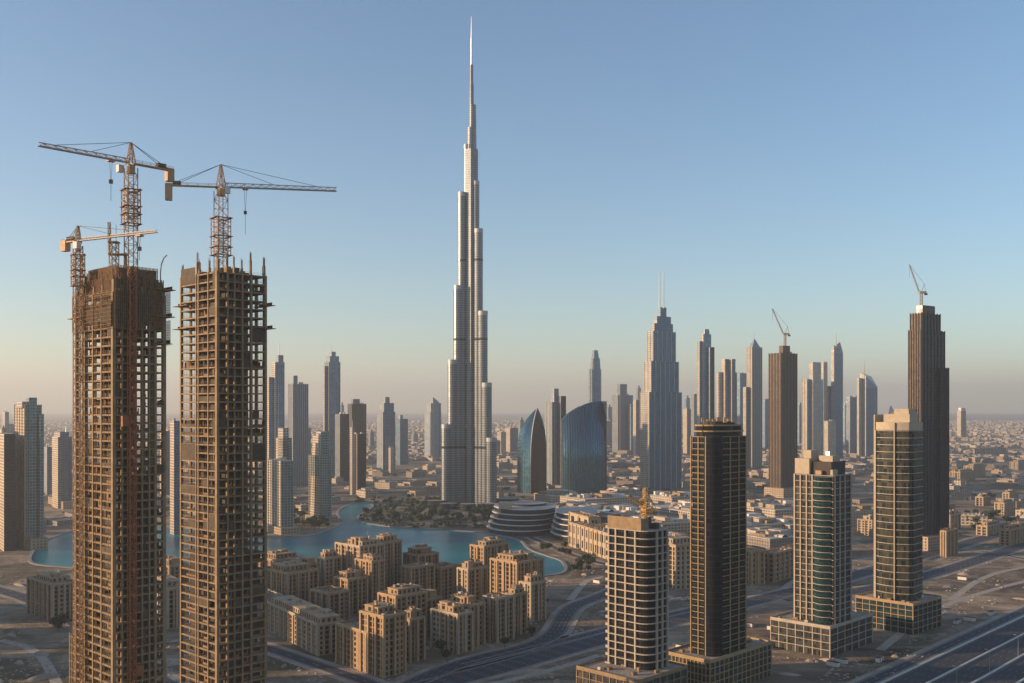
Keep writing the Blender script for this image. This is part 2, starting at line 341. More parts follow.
# ------------------------------------------------------------------ roads
def PG(*pts): return [G(a, b) for a, b in pts]
def W(*pts): return [Vector((a, b, 0)) for a, b in pts]
def road(name, pts, width, lanes=2, z=.05, sm=2, kerb=True, lines=True):
    pts = smooth(pts, sm, False) if sm else pts
    m = MB(); ribbon(m, pts, width/2, -width/2, z); kind(m.build(name, M_['asphalt']), 'structure')
    if kerb:
        k = MB()
        for s in (1, -1): ribbon(k, pts, s*width/2, s*(width/2+.9), 0, .2)
        kind(k.build(name + '_kerb', M_['kerb']), 'structure')
        p = MB()
        for s in (1, -1): ribbon(p, pts, s*(width/2+1.0), s*(width/2+5), .03)
        kind(p.build(name + '_verge', M_['sand']), 'structure')
    if lines:
        l = MB()
        for s in (1, -1): ribbon(l, pts, s*(width/2-.8), s*(width/2-1.15), z+.012)
        # dashes
        for q in range(1, lanes):
            off = -width/2 + width*q/lanes; acc = 0
            for i in range(len(pts)-1):
                a, b = pts[i], pts[i+1]; L = (b-a).length; n = max(1, int(L/12)); d = (b-a)/n
                for t in range(n): ribbon(l, [a+d*t, a+d*(t+.4)], off+.18, off-.18, z+.012)
        kind(l.build(name + '_marking', M_['paint']), 'structure')
    return pts
d45 = Vector((.69, .724, 0)).normalized(); perp = Vector((d45.y, -d45.x, 0))
h0 = Vector((205, 602, 0))
def hw(off, a=-700, b=2600): return [h0 + perp*off + d45*(a + (b-a)*i/40) for i in range(41)]
road('service_road', hw(7), 9, 2, sm=0)
m = MB(); ribbon(m, hw(56), 41, -41, .045); kind(m.build('highway', M_['asphalt']), 'structure')
for k, off in enumerate((24.5, 44, 63.5, 83)):
    l = MB(); ln = hw(off)
    for s in (1, -1): ribbon(l, ln, s*7.9, s*8.1, .06)
    for q in (-4, 0, 4):
        for i in range(len(ln)-1):
            for t in range(5): ribbon(l, [ln[i]+(ln[i+1]-ln[i])*(t/5), ln[i]+(ln[i+1]-ln[i])*(t/5+.06)], q+.09, q-.09, .06)
    kind(l.build('highway_marking', M_['paint']), 'structure')
for k, off in enumerate((14.2, 34.2, 53.7, 73.2)):
    m = MB(); ribbon(m, hw(off), .5, -.5, .02, .95); tag(m.build('concrete_barrier', M_['white']), ['pale low concrete barrier nearest the podium towers, beside the service road', 'pale concrete barrier along the highway, second from the towers', 'pale concrete barrier along the middle of the highway', 'pale concrete barrier along the highway, farthest from the towers'][k], 'barrier', 'barriers along the highway')
road('main_road', W((-160, 498), (-33, 606), (64, 714), (129, 778), (207, 855), (300, 945), (420, 1075), (620, 1290), (900, 1590)), 22, 6)
road('side_road', W((-30, 640), (90, 765), (180, 850)), 8, 2)
road('avenue', W((232, 862), (300, 890), (394, 965), (616, 1204), (900, 1510)), 20, 4, z=.07)
road('curved_road', PG((620, 588), (596.5, 598), (572, 606), (562, 620), (556, 634), (531, 647), (479, 658), (437, 672), (400, 690), (360, 715)), 14, 4, z=.09)
road('quarter_road', PG((180, 622), (268, 648), (320, 666), (372, 683), (400, 700)), 11, 2, z=.06)
road('west_road', PG((-60, 575), (0, 590), (40, 602), (110, 640), (170, 690)), 16, 4)
road('lakeside_road', PG((620, 585), (590, 575), (560, 566), (600, 590)) if False else PG((700, 580), (640, 572), (600, 563), (574, 556), (556, 548), (530, 537)), 9, 2)
road('cross_road', PG((1060, 565), (1024, 559), (996, 553), (960, 549), (930, 560)), 8, 2, z=.04)
for pts in (((375, 520), (400, 515), (430, 518), (470, 512), (505, 520)), ((385, 509), (420, 503), (445, 510), (480, 524), (505, 530)), ((410, 525), (420, 514), (440, 502))):
    m = MB(); ribbon(m, smooth(PG(*pts), 2, False), 3.5, -3.5, .03); kind(m.build('park_path', M_['kerb']), 'structure')
road('north_road', PG((1060, 497), (950, 486), (860, 487), (780, 492), (690, 489)), 16, 4)
road('far_road', PG((1060, 452), (960, 447), (800, 446), (640, 450), (500, 453), (300, 452)), 22, 4)

# ------------------------------------------------------------------ tower building helpers
def bodybox(root, part, xl, xc, xr, yt, Y, phi=55, yb=None, mats='f_grey', rnd=None, slope=None, taper=1.0, inset=0, z0=None, clad=None, dz=0):
    P, uL, uR, La, Lb = corner(xl, xc, xr, Y, phi); poly = rect(P, uL, uR, La, Lb)
    if inset: poly = offset_poly(poly, -inset)
    z1 = Z(yt, Y) + dz; zb = z0 if z0 is not None else (0 if yb is None else Z(yb, Y))
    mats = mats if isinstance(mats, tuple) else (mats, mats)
    mats = ({'f_blue2': 'f_sunlit', 'f_greyv': 'f_sunlit', 'f_grey': 'f_greyv', 'f_blue': 'f_blue2', 'f_white': 'f_white'}.get(mats[0], mats[0]), mats[1])  # left walls swapped for paler facades, sunlit side put into the colour
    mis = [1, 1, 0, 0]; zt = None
    if slope: zt = [Z(slope[0], Y), Z(slope[1], Y), Z(slope[2], Y), Z(slope[3], Y)]   # near corner, right, back, left
    base = poly
    if rnd:
        base = round_poly(poly, rnd, 5); n = len(base); mis = None
        cpt = Vector(poly[0])
        mis = []
        for i in range(n):
            a, b = Vector(base[i]), Vector(base[(i+1) % n]); nrm = Vector(((b-a).y, -(b-a).x)); mis.append(0 if nrm.dot(Vector((-uR.x, -uR.y))) > nrm.length*.72 else 1)
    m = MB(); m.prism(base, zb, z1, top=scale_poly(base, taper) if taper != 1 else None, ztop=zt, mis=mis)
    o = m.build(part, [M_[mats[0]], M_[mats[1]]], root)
    if clad:   # real fins standing proud of the two kinds of wall
        k = MB(); cm, nL, nR, fw = clad
        for (q, u, L, n, nn) in ((P, uL, La, nL, -uR), (P, uR, Lb, nR, -uL), (P+uR*Lb, uL, La, nL, uR), (P+uL*La, uR, Lb, nR, uL)):
            k.frame((q.x, q.y, 0), u, nn)
            for i in range(n+1):
                t = i/n*L; k.box(max(-.3, t-fw/2), min(L+.3, t+fw/2), .002, .9, zb+.01, z1+.8)
        k.build('facade_fins', M_[cm], root)
    return o, poly, z1
def mast(root, px, y0, y1, Y, w=1.2, name='spire', mat='steel', taper=.35):
    x = (px-CX)/F*Y; m = MB(); p = ell(x, Y+6, w/2, w/2, 8); m.prism(p, Z(y0, Y), Z(y1, Y), top=scale_poly(p, taper)); m.build(name, M_[mat], root)
def roofclutter(root, poly, z, n=4, hmax=4, mat='roof_light', seed=0, name='roof_unit'):
    r = random.Random(seed); P = Vector(poly[0]); a = Vector(poly[-1])-P; b = Vector(poly[1])-P
    for i in range(n):
        s, t = r.uniform(.12, .7), r.uniform(.12, .7); p = P+a*s+b*t; ua, ub = a.normalized(), b.normalized()
        m = MB().frame((p.x, p.y, z), ua, ub); L1, L2 = a.length*r.uniform(.1, .25), b.length*r.uniform(.1, .25); m.box(0, L1, 0, L2, .01, r.uniform(.4, 1)*hmax); m.build(name, M_[mat], root)
def T(label, Y, vols, name='skyscraper', cat='skyscraper', group='skyscrapers of the far skyline', spires=(), podium=None, clutter=2, extra=None):
    v0 = vols[0]; x = (v0[1]+v0[3])/2; root = thing(name, label, cat, ((x-CX)/F*Y, Y, 0), group)
    for i, v in enumerate(vols):
        part, xl, xc, xr, yt = v[:5]; kw = v[5] if len(v) > 5 else {}
        yy = kw.pop('Y', Y)
        if part == 'crown' and group == 'skyscrapers of the far skyline' and 'taper' not in kw and 'slope' not in kw and 'square' not in label: kw.setdefault('taper', .62 + .03*(int(xl) % 6))
        o, poly, z1 = bodybox(root, part, xl, xc, xr, yt, yy, **kw)
        if i == 0 and clutter and not kw.get('slope'): roofclutter(root, poly, z1, clutter, 5, 'roof_light', int(x))
    for s in spires: mast(root, s[0], s[1], s[2], Y, *(s[3:] or ()))
    if podium:
        xl, xr, h = podium; o, poly, z1 = bodybox(root, 'podium', xl, (xl+xr)/2, xr, 0, Y-12, mats='g_low', dz=h-Z(0, Y-12)); 
    return root
def YB(yb): return CAMH*F/(yb-HZ)

# ------------------------------------------------------------------ the tallest tower
def tallest():
    Y = 1700.0; X0 = (471.3-CX)/F*Y; root = thing('supertall_tower', 'tallest silver stepped tower with a needle spire, in the middle of the view', 'skyscraper', (X0, Y, 0))
    pm = Y/F; mat = M_['f_burj']
    dirs = {'l': rad(198), 'r': rad(318), 'b': rad(78)}
    # silhouettes (pixels from the axis, top row)
    tiers = {'l': [(29.5, 424), (23.3, 360), (17.6, 286), (13.2, 193), (7.6, 145)],
             'r': [(25.7, 437), (20.8, 383), (16.6, 312), (11.8, 230), (8.2, 182)],
             'b': [(24, 452), (20, 400), (16, 338), (11, 262), (7.5, 160)]}
    def capsule(r, hw, nose, ang):
        pts = []; L = r - nose
        d = Vector((math.cos(ang), math.sin(ang))); n = Vector((-d.y, d.x))
        pts.append(-n*hw*.6); pts.append(d*(L-nose*.55) - n*hw*.62); 
        for k in range(13):
            a = -math.pi*.72 + k/12*math.pi*1.44; pts.append(d*(L + nose*math.cos(a)) + n*nose*math.sin(a))
        pts.append(d*(L-nose*.55) + n*hw*.62); pts.append(n*hw*.6)
        return [(X0+p.x, Y+p.y) for p in pts]
    for w_, ang in dirs.items():
        c = abs(math.cos(ang)) if w_ != 'b' else 1.0
        for k, (px, yt) in enumerate(tiers[w_]):
            nose = [8.8, 8.4, 8.0, 7.2, 5.4][k]; reach = px*pm
            r = (reach - nose)/c + nose if w_ != 'b' else reach*1.15
            m = MB(); poly = capsule(r, nose*.98, nose, ang); z1 = Z(yt, Y); m.prism(poly, 0, z1, u0=k*3.3, mis=[1, 1]+[0]*12+[1, 1, 1, 1][:len(poly)-14])
            o = m.build('wing_tier', [mat, M_['f_dark']], root)  # neck walls coloured dark to paint shade into the recesses
            # rooftop parapet lip and dark plant-floor bands
            for zb in [z for z in (Z(262, Y), Z(341, Y), Z(448, Y)) if z < z1-20] + [z1-7]:
                b = MB(); pp = offset_poly(poly, .25); b.prism(pp, zb, zb+(3.6 if zb != z1-7 else 6.6)); b.build('plant_floor', M_['f_dark'] if zb != z1-7 else M_['fin'], o)
    core = [(0, 10.4, 137), (0, 8.9, 128), (1.0, 7.2, 118), (1.5, 6.0, 105)]
    m = MB(); p = ell(X0, Y, 13, 13, 6, .5); m.prism(p, 0, Z(150, Y)); m.build('core', mat, root)
    for (dx, wv, yt, yb) in ((-.2, 11.6, 145, 200), (.2, 10.2, 128, 150), (1.2, 7.6, 105, 130), (.3, 4.6, 84, 106), (.2, 3.6, 65, 85)):
        m = MB(); p = ell(X0+dx*pm, Y, wv*pm/2, wv*pm/2, 16); m.prism(p, Z(yb, Y), Z(yt, Y), top=scale_poly(p, .93)); m.build('pinnacle_tier', mat, root)
    m = MB(); p = ell(X0+.2*pm, Y, 2.1, 2.1, 10); m.prism(p, Z(66, Y), Z(38, Y), top=scale_poly(p, .75)); m.prism(scale_poly(p, .62), Z(38, Y), Z(16.5, Y), top=scale_poly(p, .25)); m.build('spire', M_['steel'], root)
    # low entrance pavilions round the foot
    for k, (px, dy, rx, ry, h) in enumerate(((450, -60, 16, 10, 9), (490, -55, 20, 12, 8), (470, -90, 13, 13, 11), (505, -10, 24, 12, 12), (438, -20, 18, 12, 10))):
        m = MB(); m.prism(ell((px-CX)/F*Y, Y+dy, rx, ry, 20), 0, h); m.build('entrance_pavilion', M_['f_dark'], root)
tallest()

# ------------------------------------------------------------------ far skyline
B = dict
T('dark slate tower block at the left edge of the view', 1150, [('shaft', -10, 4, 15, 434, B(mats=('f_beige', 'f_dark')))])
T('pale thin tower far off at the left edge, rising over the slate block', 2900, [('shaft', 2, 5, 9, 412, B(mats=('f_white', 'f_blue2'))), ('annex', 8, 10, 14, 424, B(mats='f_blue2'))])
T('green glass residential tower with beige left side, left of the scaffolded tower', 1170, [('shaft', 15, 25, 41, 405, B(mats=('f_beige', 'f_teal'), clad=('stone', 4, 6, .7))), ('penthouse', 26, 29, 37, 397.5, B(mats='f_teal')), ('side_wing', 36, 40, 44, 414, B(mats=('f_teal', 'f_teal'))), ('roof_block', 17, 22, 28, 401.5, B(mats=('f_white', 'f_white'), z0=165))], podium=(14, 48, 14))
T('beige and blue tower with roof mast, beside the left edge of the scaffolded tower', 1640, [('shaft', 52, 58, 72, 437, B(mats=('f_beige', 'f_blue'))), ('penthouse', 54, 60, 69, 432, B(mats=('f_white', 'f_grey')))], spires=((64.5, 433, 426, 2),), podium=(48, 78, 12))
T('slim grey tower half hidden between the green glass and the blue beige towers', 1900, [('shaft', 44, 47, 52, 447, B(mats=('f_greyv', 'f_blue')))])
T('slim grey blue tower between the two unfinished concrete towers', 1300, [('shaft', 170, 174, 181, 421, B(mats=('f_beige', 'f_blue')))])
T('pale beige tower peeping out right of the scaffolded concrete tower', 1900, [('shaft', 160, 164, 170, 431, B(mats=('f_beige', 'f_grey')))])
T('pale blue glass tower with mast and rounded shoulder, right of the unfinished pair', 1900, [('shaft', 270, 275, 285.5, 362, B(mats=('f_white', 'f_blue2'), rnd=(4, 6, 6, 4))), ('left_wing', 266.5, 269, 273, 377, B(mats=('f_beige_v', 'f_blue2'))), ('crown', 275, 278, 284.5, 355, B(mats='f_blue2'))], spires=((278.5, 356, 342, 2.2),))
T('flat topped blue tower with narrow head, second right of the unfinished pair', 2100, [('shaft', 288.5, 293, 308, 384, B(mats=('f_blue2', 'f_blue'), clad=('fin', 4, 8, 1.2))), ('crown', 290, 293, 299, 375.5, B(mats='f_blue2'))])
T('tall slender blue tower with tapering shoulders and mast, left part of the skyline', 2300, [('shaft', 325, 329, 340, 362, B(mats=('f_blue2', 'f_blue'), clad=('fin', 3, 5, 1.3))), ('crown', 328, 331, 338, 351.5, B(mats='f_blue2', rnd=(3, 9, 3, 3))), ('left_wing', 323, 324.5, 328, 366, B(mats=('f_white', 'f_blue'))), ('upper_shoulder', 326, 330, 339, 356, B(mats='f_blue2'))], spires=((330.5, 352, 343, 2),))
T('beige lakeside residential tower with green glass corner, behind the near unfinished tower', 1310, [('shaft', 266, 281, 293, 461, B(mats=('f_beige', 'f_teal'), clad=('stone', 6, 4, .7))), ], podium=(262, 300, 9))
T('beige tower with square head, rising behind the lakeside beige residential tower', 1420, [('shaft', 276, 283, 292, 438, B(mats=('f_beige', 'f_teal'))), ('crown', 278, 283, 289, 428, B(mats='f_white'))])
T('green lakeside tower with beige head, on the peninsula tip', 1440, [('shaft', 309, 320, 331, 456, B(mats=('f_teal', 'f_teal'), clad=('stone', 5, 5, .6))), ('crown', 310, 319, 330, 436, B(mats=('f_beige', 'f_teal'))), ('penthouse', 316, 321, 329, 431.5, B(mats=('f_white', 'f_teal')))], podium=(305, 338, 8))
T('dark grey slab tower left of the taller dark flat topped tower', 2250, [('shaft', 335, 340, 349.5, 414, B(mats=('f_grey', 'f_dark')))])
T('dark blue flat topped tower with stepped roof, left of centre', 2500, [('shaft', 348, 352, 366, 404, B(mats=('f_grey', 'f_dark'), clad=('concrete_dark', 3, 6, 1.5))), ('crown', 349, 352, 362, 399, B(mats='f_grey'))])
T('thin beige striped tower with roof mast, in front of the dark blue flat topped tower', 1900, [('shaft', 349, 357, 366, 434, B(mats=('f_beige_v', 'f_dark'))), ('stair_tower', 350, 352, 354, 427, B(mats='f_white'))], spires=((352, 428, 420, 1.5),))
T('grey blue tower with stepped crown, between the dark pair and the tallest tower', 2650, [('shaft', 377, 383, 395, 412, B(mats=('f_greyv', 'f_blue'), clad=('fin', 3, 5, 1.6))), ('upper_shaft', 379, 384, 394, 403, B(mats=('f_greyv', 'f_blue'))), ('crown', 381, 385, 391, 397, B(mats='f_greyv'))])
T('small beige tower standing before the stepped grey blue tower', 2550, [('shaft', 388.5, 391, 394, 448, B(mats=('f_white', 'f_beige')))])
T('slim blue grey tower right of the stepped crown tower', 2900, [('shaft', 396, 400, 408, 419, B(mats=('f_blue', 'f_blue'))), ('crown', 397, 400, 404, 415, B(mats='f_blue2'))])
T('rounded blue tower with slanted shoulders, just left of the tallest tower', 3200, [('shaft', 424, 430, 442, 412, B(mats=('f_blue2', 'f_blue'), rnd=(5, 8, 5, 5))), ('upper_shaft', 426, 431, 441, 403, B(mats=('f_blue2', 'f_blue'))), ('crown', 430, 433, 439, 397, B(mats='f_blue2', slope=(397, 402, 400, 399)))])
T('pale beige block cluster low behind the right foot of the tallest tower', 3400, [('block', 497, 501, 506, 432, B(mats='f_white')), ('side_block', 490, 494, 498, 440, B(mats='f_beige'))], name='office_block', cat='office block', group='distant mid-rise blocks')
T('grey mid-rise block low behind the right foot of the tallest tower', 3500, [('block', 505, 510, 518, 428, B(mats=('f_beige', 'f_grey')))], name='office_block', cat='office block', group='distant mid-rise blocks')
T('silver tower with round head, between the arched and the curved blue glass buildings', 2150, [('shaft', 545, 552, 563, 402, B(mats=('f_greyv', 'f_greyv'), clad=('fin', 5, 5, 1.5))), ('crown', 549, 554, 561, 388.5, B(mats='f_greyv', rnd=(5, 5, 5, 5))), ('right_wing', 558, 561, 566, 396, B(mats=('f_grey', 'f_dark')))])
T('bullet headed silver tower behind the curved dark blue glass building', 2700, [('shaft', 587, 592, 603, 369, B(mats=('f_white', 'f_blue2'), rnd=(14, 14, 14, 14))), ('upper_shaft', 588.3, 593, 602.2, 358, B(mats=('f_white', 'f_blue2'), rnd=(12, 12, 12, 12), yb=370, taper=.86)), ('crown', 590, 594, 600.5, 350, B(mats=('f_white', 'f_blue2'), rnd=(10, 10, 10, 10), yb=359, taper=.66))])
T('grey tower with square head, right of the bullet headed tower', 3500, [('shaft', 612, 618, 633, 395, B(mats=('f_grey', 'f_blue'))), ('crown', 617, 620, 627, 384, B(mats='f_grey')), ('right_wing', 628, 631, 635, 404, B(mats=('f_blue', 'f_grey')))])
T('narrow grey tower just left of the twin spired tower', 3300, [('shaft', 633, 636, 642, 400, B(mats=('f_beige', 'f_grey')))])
T('faint low tower between bullet headed and square headed towers', 4200, [('shaft', 604, 607, 612, 421, B(mats='f_grey'))])
root = T('stepped blue glass tower with twin spires, right of centre', 2000, [
    ('shaft', 640.5, 649, 681.5, 392, B(mats=('f_white', 'f_blue'), clad=('white', 2, 6, .8))),  # pale left walls and white fins colour in the sunlit edges
    ('second_tier', 644, 651, 678.5, 361, B(mats=('f_white', 'f_blue'), clad=('white', 2, 6, .8), Y=2008)),
    ('third_tier', 647.5, 653, 675.5, 331, B(mats=('f_white', 'f_blue'), clad=('white', 2, 5, .8), Y=2016)),
    ('fourth_tier', 651, 654.5, 673, 323, B(mats=('f_white', 'f_blue'), Y=2022)),
    ('fifth_tier', 654, 657, 671, 316, B(mats=('f_blue2', 'f_blue'), Y=2027)),
    ('crown', 657.5, 659.5, 668, 307, B(mats=('f_white', 'f_blue'), Y=2031, taper=.7))], spires=((660, 308, 272, 2.8, 'spire', 'white', .7), (664, 308, 272, 2.8, 'spire', 'white', .7)))
T('round shouldered silver tower with white side strip, right of the twin spired tower', 2200, [('shaft', 700, 704, 712, 334, B(mats=('f_white', 'f_blue2'), rnd=(5, 5, 5, 5))), ('left_wing', 697, 699.5, 703, 341, B(mats=('f_white', 'f_blue2'))), ('right_wing', 707, 710, 714.5, 347, B(mats=('f_blue', 'f_dark'))), ('crown', 701.5, 705, 710.5, 329, B(mats='f_blue2', yb=336, taper=.8, rnd=(4, 4, 4, 4)))])
T('beige ribbed twin headed tower behind the near dark glass tower', 2500, [('shaft', 720, 726, 737, 372, B(mats=('f_beige_v', 'f_grey'))), ('left_drum', 715.5, 719, 724, 372, B(mats='f_white', rnd=(6, 6, 6, 6))), ('left_crown', 722, 725, 730, 359, B(mats=('f_beige_v', 'f_grey'))), ('right_crown', 729, 732, 735.5, 359, B(mats=('f_beige_v', 'f_grey')))])
T('small blue block tower between the twin headed and pointed towers', 3600, [('shaft', 736, 740, 746.5, 373, B(mats='f_blue'))])
T('blue tower with pointed roof and needle, left of the brown unfinished tower', 2700, [('shaft', 747, 752, 762, 347, B(mats=('f_white', 'f_blue'), clad=('stone', 3, 5, 1.5))), ('pointed_roof', 748.5, 752.5, 760.5, 338.5, B(mats='f_blue2', yb=347.5, taper=.05)), ('left_wing', 743, 746, 752, 387, B(mats=('f_white', 'f_grey')))], spires=((754.5, 340, 332, 2.2),))
T('faint narrow tower right of the twin spired tower', 3900, [('shaft', 691, 694, 698, 394, B(mats='f_grey'))])
T('faint low beige tower between twin spired and silver towers', 3400, [('shaft', 683, 687, 691, 409, B(mats=('f_beige', 'f_grey')))])
T('faint grey blue tower just left of the brown unfinished tower', 4000, [('shaft', 762, 765, 770, 399, B(mats='f_blue'))])
T('bright cyan glass tower with white roof box, right of the brown unfinished tower', 3000, [('shaft', 802, 807, 823, 379, B(mats=('f_white', 'f_cyan'), clad=('stone', 2, 3, 1.6))), ('roof_box', 809, 813, 821, 362, B(mats='f_white'))])
T('thin beige tower squeezed right of the cyan glass tower', 3200, [('shaft', 821.5, 823.5, 827.5, 362, B(mats=('f_beige_v', 'f_beige')))])
T('blue tower with sharp gabled top, right of the cyan glass tower', 3050, [('shaft', 831, 834, 843, 353, B(mats=('f_white', 'f_blue'))), ('gable_roof', 831, 834, 843, 353, B(mats=('f_white', 'f_blue2'), yb=353.3, slope=(345, 352, 341, 350))), ('left_wing', 826, 828, 833, 386, B(mats=('f_beige', 'f_blue')))], spires=((837, 350, 332, 3.4, 'spire', 'stone', .15),), clutter=0)
T('low pinkish block at the foot of the sharp gabled tower', 2900, [('block', 824, 828, 836, 421, B(mats='f_beige'))], name='office_block', cat='office block', group='distant mid-rise blocks')
T('grey slab tower left of the slant roofed tower', 3400, [('shaft', 846, 850, 861, 397, B(mats=('f_grey', 'f_blue')))])
T('blue tower with slanting roof and stone fin spire, left of the near glass office tower', 3300, [('shaft', 860, 866, 877.5, 388, B(mats=('f_white', 'f_blue'))), ('slanted_crown', 860, 866, 877.5, 388, B(mats=('f_white', 'f_blue2'), yb=388.2, slope=(376, 387, 376, 372))), ('left_wing', 857, 859, 862, 378, B(mats='f_white'))], spires=((865, 380, 359, 4.5, 'spire', 'stone', .1),), clutter=0)
T('lone slim tower far out on the plain at right', 5600, [('shaft', 957, 961, 966, 411, B(mats=('f_beige', 'f_brown'))), ('crown', 957, 961, 967, 408, B(mats='f_beige'))])
for k, (x, y, a, h, lb) in enumerate([(-430, 545, 30, 88, 'unseen beige tower added to cast shade from the left, nearest the camera'), (-452, 622, 34, 94, 'unseen beige tower added to cast shade from the left, second from the camera'), (-478, 700, 36, 88, 'unseen beige tower added to cast shade from the left, third from the camera'), (-512, 790, 40, 98, 'unseen beige tower added to cast shade from the left, farthest of the row')]):
    rt0 = thing('shade_tower', lb, 'skyscraper', (x, y, 0), 'unseen towers added for shade')  # unseen row, added left of the frame to shade the tan quarter
    m = MB(); m.prism([(x-a/2, y-a), (x+a/2, y-a), (x+a/2, y+a*.9), (x-a/2, y+a*.9)], 0, h); m.build('shaft', M_['f_beige'], rt0); m = MB(); m.prism([(x-a/4, y-a/2), (x+a/4, y-a/2), (x+a/4, y+a/3), (x-a/4, y+a/3)], h+.01, h+6); m.build('penthouse', M_['f_white'], rt0)
# a few more faint towers filling the skyline
for k, (xl, xr, yt, Y, mt, lb) in enumerate([(0, 6, 428, 2300, 'f_blue', 'faint blue tower at the far left edge'), (74, 78, 447, 2600, 'f_grey', 'faint grey tower beside the scaffold mast of the left unfinished tower'),
    (165, 172, 441, 2500, 'f_grey', 'faint grey tower low between the two unfinished towers'), (300, 311, 428, 2900, 'f_grey', 'faint grey tower behind the green lakeside tower, left of it'), (340, 344, 405, 3800, 'f_blue', 'faint thin tower behind the dark grey slab tower'),
    (368, 374, 432, 4000, 'f_grey', 'faint low tower left of the stepped crown tower'), (411, 418, 434, 4600, 'f_grey', 'faint low tower right of the slim blue grey tower'), (518, 524, 420, 4300, 'f_grey', 'faint tower behind the arched glass building'),
    (606, 612, 407, 4700, 'f_blue', 'faint blue tower between bullet headed and square headed towers'), (636, 641, 388, 5000, 'f_grey', 'faint tall tower just left of the twin spired tower'), (684, 690, 398, 4800, 'f_blue', 'faint blue tower just right of the twin spired tower'),
    (739, 744, 397, 5000, 'f_grey', 'faint grey tower behind the small blue block tower'), (762, 768, 413, 4800, 'f_grey', 'faint low grey tower just left of the brown unfinished tower'), (797, 803, 405, 4300, 'f_blue', 'faint blue tower left of the cyan glass tower'),
    (843, 848, 405, 4500, 'f_blue', 'faint blue tower right of the sharp gabled tower'), (812, 818, 425, 3800, 'f_beige', 'faint beige block before the cyan glass tower'), (624, 632, 412, 4400, 'f_beige', 'faint beige tower right of the square headed tower')]):
    T(lb, Y, [('shaft', xl, xl+(xr-xl)*.38, xr, yt, B(mats=(mt, 'f_blue'))), ('penthouse', xl+(xr-xl)*.2, (xl+xr)/2, xl+(xr-xl)*.75, yt-2.5, B(mats=mt))], group='faint far towers')

# arched glass building, curved blue building
def loft(root, name, levels, mats, mis):
    """levels: (z, [poly points]) ; same point count"""
    m = MB(); u = 0
    for (z0, p0), (z1, p1) in zip(levels, levels[1:]):
        n = len(p0); u = 0
        for i in range(n):
            j = (i+1) % n; L = math.hypot(levels[0][1][j][0]-levels[0][1][i][0], levels[0][1][j][1]-levels[0][1][i][1])
            za = [z0, z0, z1, z1]
            m.quad([(*p0[i], z0), (*p0[j], z0), (*p1[j], z1), (*p1[i], z1)], [(u, z0), (u+L, z0), (u+L, z1), (u, z1)], mis[i]); u += L
    z, p = levels[-1]; m.quad([(*q, z) for q in p]); 
    o = m.build(name, [M_[k] for k in mats], root)
    return o
def arched():
    Y = 1950.0; root = thing('arched_glass_building', 'pointed arch glass building with brown right side, left of the silver tower', 'office building', ((531-CX)/F*Y, Y, 0))
    def X(px): return (px-CX)/F*Y
    lv = []
    for k in range(25):
        t = k/24; yy = 492 + (408-492)*t; z = max(0, Z(yy, Y)) if k else 0
        xl = 517.3 + 19.7*max(0, (t-.5)/.5)**2.4; xr = 546.5 - 9.3*t**5
        xr = max(xr, 537.2); xl = min(xl, 536.9); xm = 530.2 + 7*t**4; xm = min(max(xm, xl), xr)
        dd = 30*(1-t**3)+1
        lv.append((z, [(X(xl), Y+8*(1-t)+2), (X((xl*.6+xm*.4)), Y-dd*.45), (X(xm), Y-dd*.75), (X(xm*.45+xr*.55), Y-dd*.35), (X(xr), Y+14*(1-t)+1), (X((xl+xr)/2), Y+dd+2)]))
    loft(root, 'glass_shell', lv, ('f_sail', 'f_brown'), [0, 0, 1, 1, 0, 0])
    m = MB()
    for a, b in zip(lv, lv[1:]): m.bar((*a[1][2], a[0]), (*b[1][2], b[0]), 1.6)
    for a, b in zip(lv, lv[1:]): m.bar((*a[1][4], a[0]), (*b[1][4], b[0]), 1.4)
    m.build('edge_rib', M_['fin'], root)
arched()
